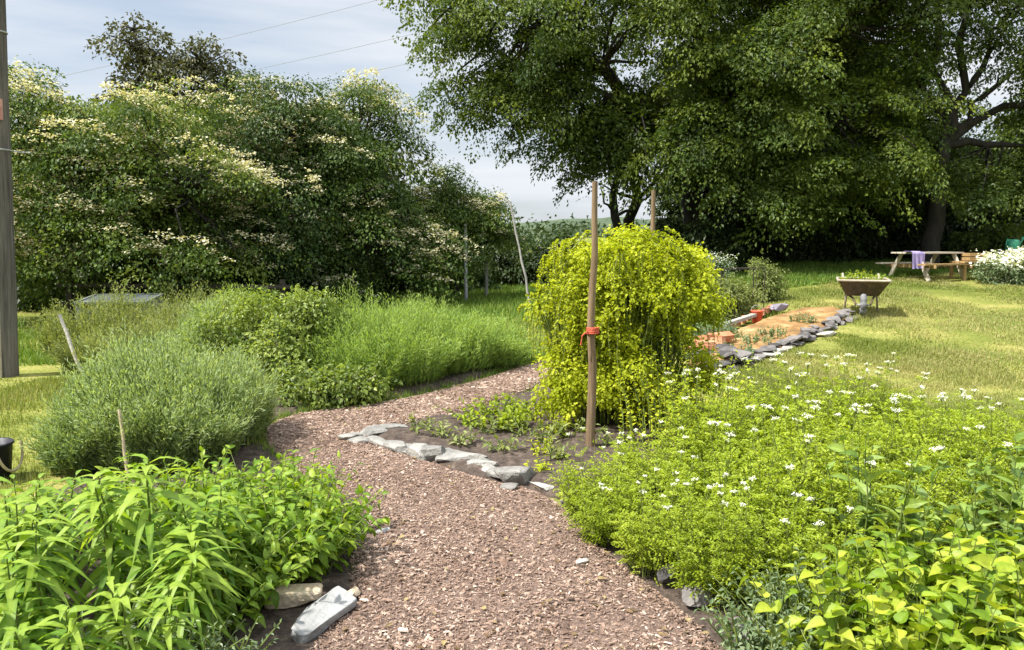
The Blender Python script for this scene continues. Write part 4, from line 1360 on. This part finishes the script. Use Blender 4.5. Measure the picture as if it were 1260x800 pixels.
bush('bush', 'low leafy plant at the foot of the gapped bush by the path', (-1.85, 7.3, .04), [bb(0, 0, .16, .42, .28, .2), bb(.35, .15, .15, .3, .25, .18)], 'currant', 90, 60, .13, .05, .05, 2, seed=52)
feather('fennel', 'tall fine leaved fennel mass nearest the path bend', (-1.55, 8.55, .04), 900, .75, .75, .92, .30, 'fennel', 60, .06, .0085)
feather('fennel', 'fine leaved fennel in the middle of the back bed', (-.95, 9.3, .04), 780, .7, .6, .80, .28, 'fennel', 58, .06, .009, tint=.47)
feather('fennel', 'shorter fine leaved fennel sloping down at the right end of the back bed', (-.30, 9.75, .04), 460, .45, .5, .56, .22, 'fennel', 52, .055, .009, tint=.5)
feather('fennel', 'tall pale feathery growth left of the gapped bush', (-3.25, 8.6, .04), 420, .5, .5, .86, .25, 'feather', 56, .06, .009)
feather('fennel', 'pale fine leaved growth behind the gapped bush', (-3.2, 9.6, .04), 600, .75, .6, 1.0, .25, 'fennel', 50, .06, .009, tint=.45)
for i, (x, y, h_, m_, lb) in enumerate([(-4.9, 9.7, .55, 'weed', 'tangle of pale weeds beside the leaning white post'), (-4.3, 10.6, .72, 'weed', 'tangle of weeds in front of the cold frame'), (-5.9, 11.0, .85, 'weed', 'tall weeds left of the cold frame by the pole'),
                                       (-3.9, 9.2, .55, 'feather', 'grey weeds behind the feathery bush'), (-3.6, 8.0, .55, 'feather', 'whitish grey stalks behind the feathery bush by the lawn'), (-5.0, 11.6, .85, 'weed', 'tall weeds just under the cold frame lid')]):
    feather('weed', lb, (x, y, 0), 300, .7, .6, h_, .3, m_, 36, .07, .016, cat='weed', tm=T_DIA, group='weeds under the hedge')

# island: low green plant and seedlings
weedy('plant', 'low bright green plant on the dark soil of the island', (-.12, 6.45, .05), 60, .26, .24, 'herb', .07, .045, 8, reach=1.0, bend=.4)
for x, y, lb in [(-.55, 6.0, 'pale grey seedling behind the blue grey stone'), (-.2, 6.1, 'leafy sprig in front of the low bright green plant'), (.05, 6.6, 'leafy sprig right of the low bright green plant'), (-.35, 5.75, 'pale seedling behind the long flat grey stone'), (-.05, 5.55, 'pale seedling behind the rounded grey stone'), (.10, 6.05, 'dry pale plant between the seedlings and the golden shrub'), (-.75, 6.15, 'tiny yellow green seedling at the island tip'),
                 (.25, 5.85, 'grey seedling at the left foot of the golden shrub'), (.45, 5.95, 'grey green sprig left of the tall stake foot'), (.8, 5.75, 'grey green sprig right of the tall stake foot'), (.62, 6.05, 'grey green sprig behind the tall stake foot'), (.3, 5.3, 'dry sprig nearest the white flowers on the island')]:
    weedy('seedling', lb, (x, y, .06), 7, .06, .16, 'weed', .075, .03, 6, reach=.9, group='seedlings on the island soil')

# ------------------------------------------------------------------ left foreground: lance leaved plants
def lance_plant(H, k, seed_stems=1):
    root = empty('leafy_plant', (0, 0, 0), 'x', 'plant')
    n = seed_stems
    az = rand(n, 0, 6.283)
    base = np.column_stack([np.cos(az) * .07, np.sin(az) * .07, np.full(n, -.03)])
    P = stems(base, H * rng.uniform(.8, 1.05, n), az, .12 * rng.uniform(.3, 1.2, n), 1.5, 9, 0, .006)
    t = MB()
    tubes(t, P, np.linspace(.008, .003, 9)[None], 6, .4)
    t.build('stem', M['stem'], root, smooth=True)
    f = MB()
    pos, T, s_, i = along(P, .12, 1, k)
    ga = np.arange(len(pos)) * 2.4 + rng.normal(0, .3, len(pos))
    rad = np.column_stack([np.cos(ga), np.sin(ga), np.zeros(len(pos))])
    up = (.25 + .75 * s_)[:, None]
    D = rad * (1.15 - .5 * s_)[:, None] + np.array([0, 0, 1]) * up * .65
    L = np.where(s_ > .9, .13, .235 - .05 * np.abs(s_ - .5)) * rng.uniform(.75, 1.15, len(pos))
    leaves(f, T_LAN, pos, D, np.array([0, 0, 1.])[None] + rng.normal(0, .12, pos.shape), L, .040 * rng.uniform(.75, 1.2, len(pos)), rng.uniform(.75, 1.35, len(pos)) * (1.15 - .3 * s_), .36 + .42 * s_ ** 2 + rng.normal(0, .12, len(pos)))
    f.build('foliage', M['lance'], root)
    return root


LP = 'lance leaved plants at the bottom left'
protos = [lance_plant(.84, 40, 3), lance_plant(.74, 36, 3), lance_plant(.68, 34, 4)]
for p_ in protos: p_['group'] = LP
lsp = [(-1.50, 2.98, .96, 0), (-1.86, 2.75, .86, 1), (-1.25, 2.72, .80, 2), (-1.62, 2.50, .80, 1), (-1.95, 3.05, .84, 2), (-1.28, 3.05, .78, 1), (-1.42, 2.25, .72, 2), (-1.75, 2.2, .74, 1), (-2.2, 2.7, .84, 0),
       (-1.22, 2.42, .64, 1), (-1.3, 2.85, .6, 2), (-1.35, 3.3, .72, 2), (-1.7, 3.3, .76, 1), (-2.1, 3.4, .75, 2), (-2.3, 3.1, .82, 1)]
used = [0, 0, 0]
for i, (x, y, s_, k_) in enumerate(lsp):
    lb = 'tallest lance leaved plant with drooping pale tip at the bottom left' if i == 0 else 'green plant with long drooping lance leaves at the bottom left'
    if not used[k_]:
        o = protos[k_]
        o.location = (x, y, .03)
        o.rotation_euler = (0, 0, i * 1.3)
        o.scale = (s_,) * 3
        o['label'] = lb
        used[k_] = 1
    else:
        dup(protos[k_], (x, y, .03), i * 1.3, s_, lb, LP)


def place_all(protos, spots, label, group, z=.03):
    for p_ in protos: p_['group'] = group
    used = set()
    for i, sp in enumerate(spots):
        x, y, s_ = sp[:3]
        k_ = i % len(protos)
        lb = sp[3] if len(sp) > 3 else label
        if k_ not in used:
            o = protos[k_]
            o.location = (x, y, hz(x, y) + z)
            o.rotation_euler = (0, 0, i * 1.7)
            o.scale = (s_,) * 3
            o['label'] = lb
            used.add(k_)
        else:
            dup(protos[k_], (x, y, hz(x, y) + z), i * 1.7, s_, lb, group)


pr = [weedy('leafy_plant', 'x', (0, 0, 0), 34, .2, .50, 'ovate', .105, .045, 11, tm=T_LAN, bend=.45, reach=.7, ang=1.05) for _ in range(3)]
place_all(pr, [(-1.05, 3.55, .92), (-1.3, 3.75, .95), (-1.6, 3.8, .98), (-1.15, 4.0, .85), (-1.45, 4.15, .85), (-1.2, 3.3, .62), (-1.12, 3.42, .8), (-1.22, 3.1, .8), (-1.0, 3.62, .7), (-1.3, 3.45, 1.0), (-1.85, 3.9, .95), (-1.75, 4.3, .8), (-1.25, 4.35, .72), (-2.1, 4.1, .8), (-.98, 3.85, .66), (-2.4, 3.7, .8)],
          'bushy yellow green leafy plant beside the bark path on the left', 'yellow green leafy plants left of the path')
pr = [weedy('herb_plant', 'x', (0, 0, 0), 40, .16, .30, 'glaucous', .035, .014, 16, tm=T_DIA, bend=.2, reach=.6) for _ in range(2)]
place_all(pr, [(-1.08, 2.5, 1.0), (-1.25, 2.62, 1.0), (-.98, 2.42, .8), (-1.35, 2.45, 1.1)], 'low grey green small leaved herb by the pale stone', 'grey green herbs at the bottom left')


# ------------------------------------------------------------------ right: white flowered herbs
def herb_plant(H, R_, n, nfl):
    root = empty('flowering_herb', (0, 0, 0), 'x', 'herb')
    rr = np.sqrt(rng.random(n)) * R_
    th = rand(n, 0, 6.283)
    base = np.column_stack([rr * np.cos(th) * .6, rr * np.sin(th) * .6, np.full(n, -.03)])
    Hs = H * rng.uniform(.6, 1.05, n) * (1 - .28 * (rr / R_) ** 2)
    Hs[:nfl] = H * rng.uniform(1.08, 1.25, nfl)
    P = stems(base, Hs, th + rng.normal(0, .6, n), R_ * .7 * rng.uniform(.2, 1, n), 1.4, 7, 0, .012)
    t = MB()
    tubes(t, P, np.linspace(.004, .0015, 7)[None], 4, .55)
    t.build('stem', M['stem'], root)
    f = MB()
    # divided leaves: side stalks that carry little lobed leaflets
    pos, T, s_, i = along(P, .15, .98, 9)
    rad = perp(T)
    Dk = unit(T * .55 + rad * .9 + [0, 0, .1])
    Lk = .10 * (1.1 - .5 * s_) * rng.uniform(.7, 1.2, len(pos))
    k = 13
    f_ = np.tile(np.linspace(.3, 1.05, k), len(pos))
    side = np.tile(np.array([1, -1] * 7)[:k], len(pos))[:, None]
    S = np.cross(Dk, np.array([0, 0, 1.]))
    S = np.repeat(unit(S), k, 0) * side
    Dr = np.repeat(Dk, k, 0)
    P2 = np.repeat(pos, k, 0) + Dr * (np.repeat(Lk, k) * f_)[:, None] + S * .008 + np.array([0, 0, -1]) * (np.repeat(Lk, k) * f_ ** 2 * .25)[:, None]
    leaves(f, T_DIA, P2, Dr * .7 + S * .7 + rng.normal(0, .2, P2.shape), rng.normal(0, .35, P2.shape) + [0, 0, 1], rand(len(P2), .013, .026), rand(len(P2), .009, .018), .15, .48 + np.repeat(rng.normal(0, .1, len(pos)), k) + rng.normal(0, .14, len(P2)))
    f.build('foliage', M['herb'], root)
    # umbels at the tips of the tallest stems
    tall_ = range(nfl)
    for j_ in tall_:
        u = MB()
        tip = P[j_, -1]
        nr = 9
        ends = tip + np.column_stack([rng.normal(0, .012, nr), rng.normal(0, .012, nr), rng.uniform(.022, .034, nr)])
        tubes(u, np.stack([np.repeat(tip[None], nr, 0), ends], 1), .001, 3, .5, 0)
        P3 = np.repeat(ends, 6, 0) + rng.normal(0, .0035, (nr * 6, 3))
        leaves(u, T_DIA, P3, rng.normal(0, 1, P3.shape) * [1, 1, .3], rng.normal(0, .3, P3.shape) + [0, 0, 1], .0085, .008, 0, .6, 1)
        u.build('flower_head', [M['stem'], M['white_flower']], root)
    return root


HP = [herb_plant(.56, .34, 95, 6), herb_plant(.50, .32, 90, 3), herb_plant(.60, .34, 95, 9), herb_plant(.45, .30, 85, 3)]
spots = [(.48, 4.35, .66), (.5, 3.95, .58), (.68, 3.6, .6), (.85, 4.75, .78), (.75, 4.05, .74), (.95, 3.65, .76), (.9, 3.32, .68), (1.2, 4.3, .92), (1.25, 3.85, .92), (1.15, 3.4, .82), (1.25, 4.95, .95), (1.6, 4.6, 1.0), (1.6, 4.1, 1.0), (1.5, 3.6, .95),
         (1.75, 5.2, 1.0), (2.0, 4.75, 1.0), (2.0, 4.25, 1.0), (1.95, 3.75, .95), (2.15, 5.5, 1.0), (2.45, 5.1, 1.0), (2.5, 4.6, .98), (2.45, 4.1, .95), (2.65, 5.7, .95), (2.95, 5.2, .95), (2.95, 4.7, .92), (3.3, 5.4, .85),
         (1.4, 5.5, .85), (1.35, 3.1, .8), (3.3, 4.9, .8), (1.9, 5.9, .85), (3.0, 5.9, .8)]
place_all(HP, spots, 'bright green herb with small white flower heads right of the path', 'white flowered herbs right of the path')

# pale green broad leaved plants, lower right
pr = [weedy('leafy_plant', 'x', (0, 0, 0), 20, .2, .56, 'balm', .10, .076, 11, tm=T_HRT, bend=.35, reach=.45, ang=1.15, tint=.55) for _ in range(3)]
place_all(pr, [(1.22, 2.55, .9), (1.5, 2.65, 1.0), (1.78, 2.55, 1.05), (1.3, 2.25, .86), (1.6, 2.2, .95), (1.1, 2.35, .66), (1.95, 2.85, 1.0), (1.45, 1.95, .8), (2.1, 2.4, 1.0), (1.85, 2.1, .9), (1.7, 2.95, .95)],
          'yellow green broad leaved plant in the bottom right corner', 'broad leaved plants at the bottom right')
pr = [weedy('leafy_plant', 'x', (0, 0, 0), 16, .14, .74, 'comfrey', .125, .055, 11, tm=T_HRT, bend=.4, reach=.35, ang=.95) for _ in range(2)]
place_all(pr, [(1.62, 3.3, .98, 'taller blue green leafy plant standing among the white flowered herbs'), (2.35, 3.3, 1.0, 'blue green leafy plant at the right edge above the broad leaved plants'), (2.05, 3.15, .9, 'blue green leafy plant between the two taller ones on the right'),
               (2.65, 3.75, .9, 'blue green leafy plant at the right edge beside the dry lawn')], 'x', 'blue green leafy plants among the herbs')
pr = [weedy('herb_plant', 'x', (0, 0, 0), 46, .17, .32, 'glaucous', .04, .02, 16, tm=T_DIA, bend=.2, reach=.6) for _ in range(2)]
place_all(pr, [(.98, 2.70, .95), (1.1, 2.82, 1.05), (.95, 2.5, .8), (1.2, 2.95, 1.0)], 'low blue grey herb at the bottom edge right of the path', 'blue grey herbs at the bottom edge')


# ------------------------------------------------------------------ grass
def blades(name, pts, h, wd, mat, tintf, lean=.45):
    n = len(pts)
    dist = np.hypot(pts[:, 0], pts[:, 1])
    az = rand(n, 0, 6.283)
    D = np.column_stack([np.cos(az) * lean * rng.uniform(.3, 1.6, n), np.sin(az) * lean * rng.uniform(.3, 1.6, n), np.ones(n)])
    N = np.column_stack([np.cos(az), np.sin(az), np.full(n, .3)])
    P = np.column_stack([pts, hgt(pts[:, 0], pts[:, 1]) - .02])
    mb = MB()
    leaves(mb, T_BLA, P, D, N, h * rng.uniform(.6, 1.35, n), wd * np.clip(dist / 7, .7, 3.2), rng.uniform(.1, .6, n), tintf)
    tag(mb.build(name, mat), kind='stuff')


def patch(p, f, s_):
    return np.array([noise.noise((a * f + s_, b * f * .7, 1)) + .5 * noise.noise((a * f * 2.7 + s_, b * f * 2.7, 4)) for a, b in p])


BEDS = [PATH, ISLAND, HERBBED, LEFTBED, BACKBED, RBED]
def off_beds(p):
    k = np.ones(len(p), bool)
    for b in BEDS:
        k &= ~inside(b, p[:, 0], p[:, 1])
    return p[k]

lawn = off_beds(np.vstack([scatter([(1.9, 6.0), (3.6, 3.4), (4.8, 5), (8, 9), (14, 18), (17, 23), (4, 23), (4.5, 15), (3.0, 9.5)], 150000), scatter([(-3.0, 4.2), (-3.0, 8), (-6.5, 9.2), (-6.5, 6)], 26000), scatter([(2.0, 6.4), (2.2, 8.6), (4.8, 11.5), (6, 9.5), (4.2, 5)], 50000)]))
tt = .54 + .42 * patch(lawn, .55, 3.0) + rng.normal(0, .14, len(lawn))
tt += .28 * np.exp(-((lawn[:, 0] - 8.6) ** 2 / 8 + (lawn[:, 1] - 12.5) ** 2 / 10))
blades('lawn_grass', lawn, .055 * np.clip(1 + 1.1 * patch(lawn, 1.3, 12.0), .5, 2.2), .0085, M['lawn'], tt)
mead = off_beds(np.vstack([scatter([(-6, 11.2), (-2.5, 10.8), (-.4, 10.2), (1.5, 9.2), (3.0, 12.2), (4.8, 16), (5, 24), (-6, 24)], 80000), scatter([(-9, 9.5), (-5, 9.8), (-4.8, 13), (-11, 14)], 14000), scatter([(3.6, 15.5), (12, 20.5), (18, 24.5), (4, 24.5)], 40000)]))
tt = .40 + .30 * patch(mead, .4, 8.0) + rng.normal(0, .14, len(mead))
tt += .35 * np.exp(-((mead[:, 0] + .2) ** 2 / 1.2 + (mead[:, 1] - 12.6) ** 2 / 3))
hh = np.where(mead[:, 1] > 13.5, .24, .12) * np.where(mead[:, 0] > 3, .6, 1)
blades('meadow_grass', mead, hh, .010, M['meadow'], tt, .35)
# grass fringe along the path and bed edges
fr = np.vstack([PATH, BACKBED, ISLAND[:0]])
q = np.repeat(fr, 60, 0) + rng.normal(0, .07, (len(fr) * 60, 2))
q = q[(q[:, 1] > 5.5) & ~inside(PATH, q[:, 0], q[:, 1]) & ~inside(ISLAND, q[:, 0], q[:, 1])]
blades('edge_grass', q, .10, .007, M['meadow'], .45 + rng.normal(0, .15, len(q)), .6)
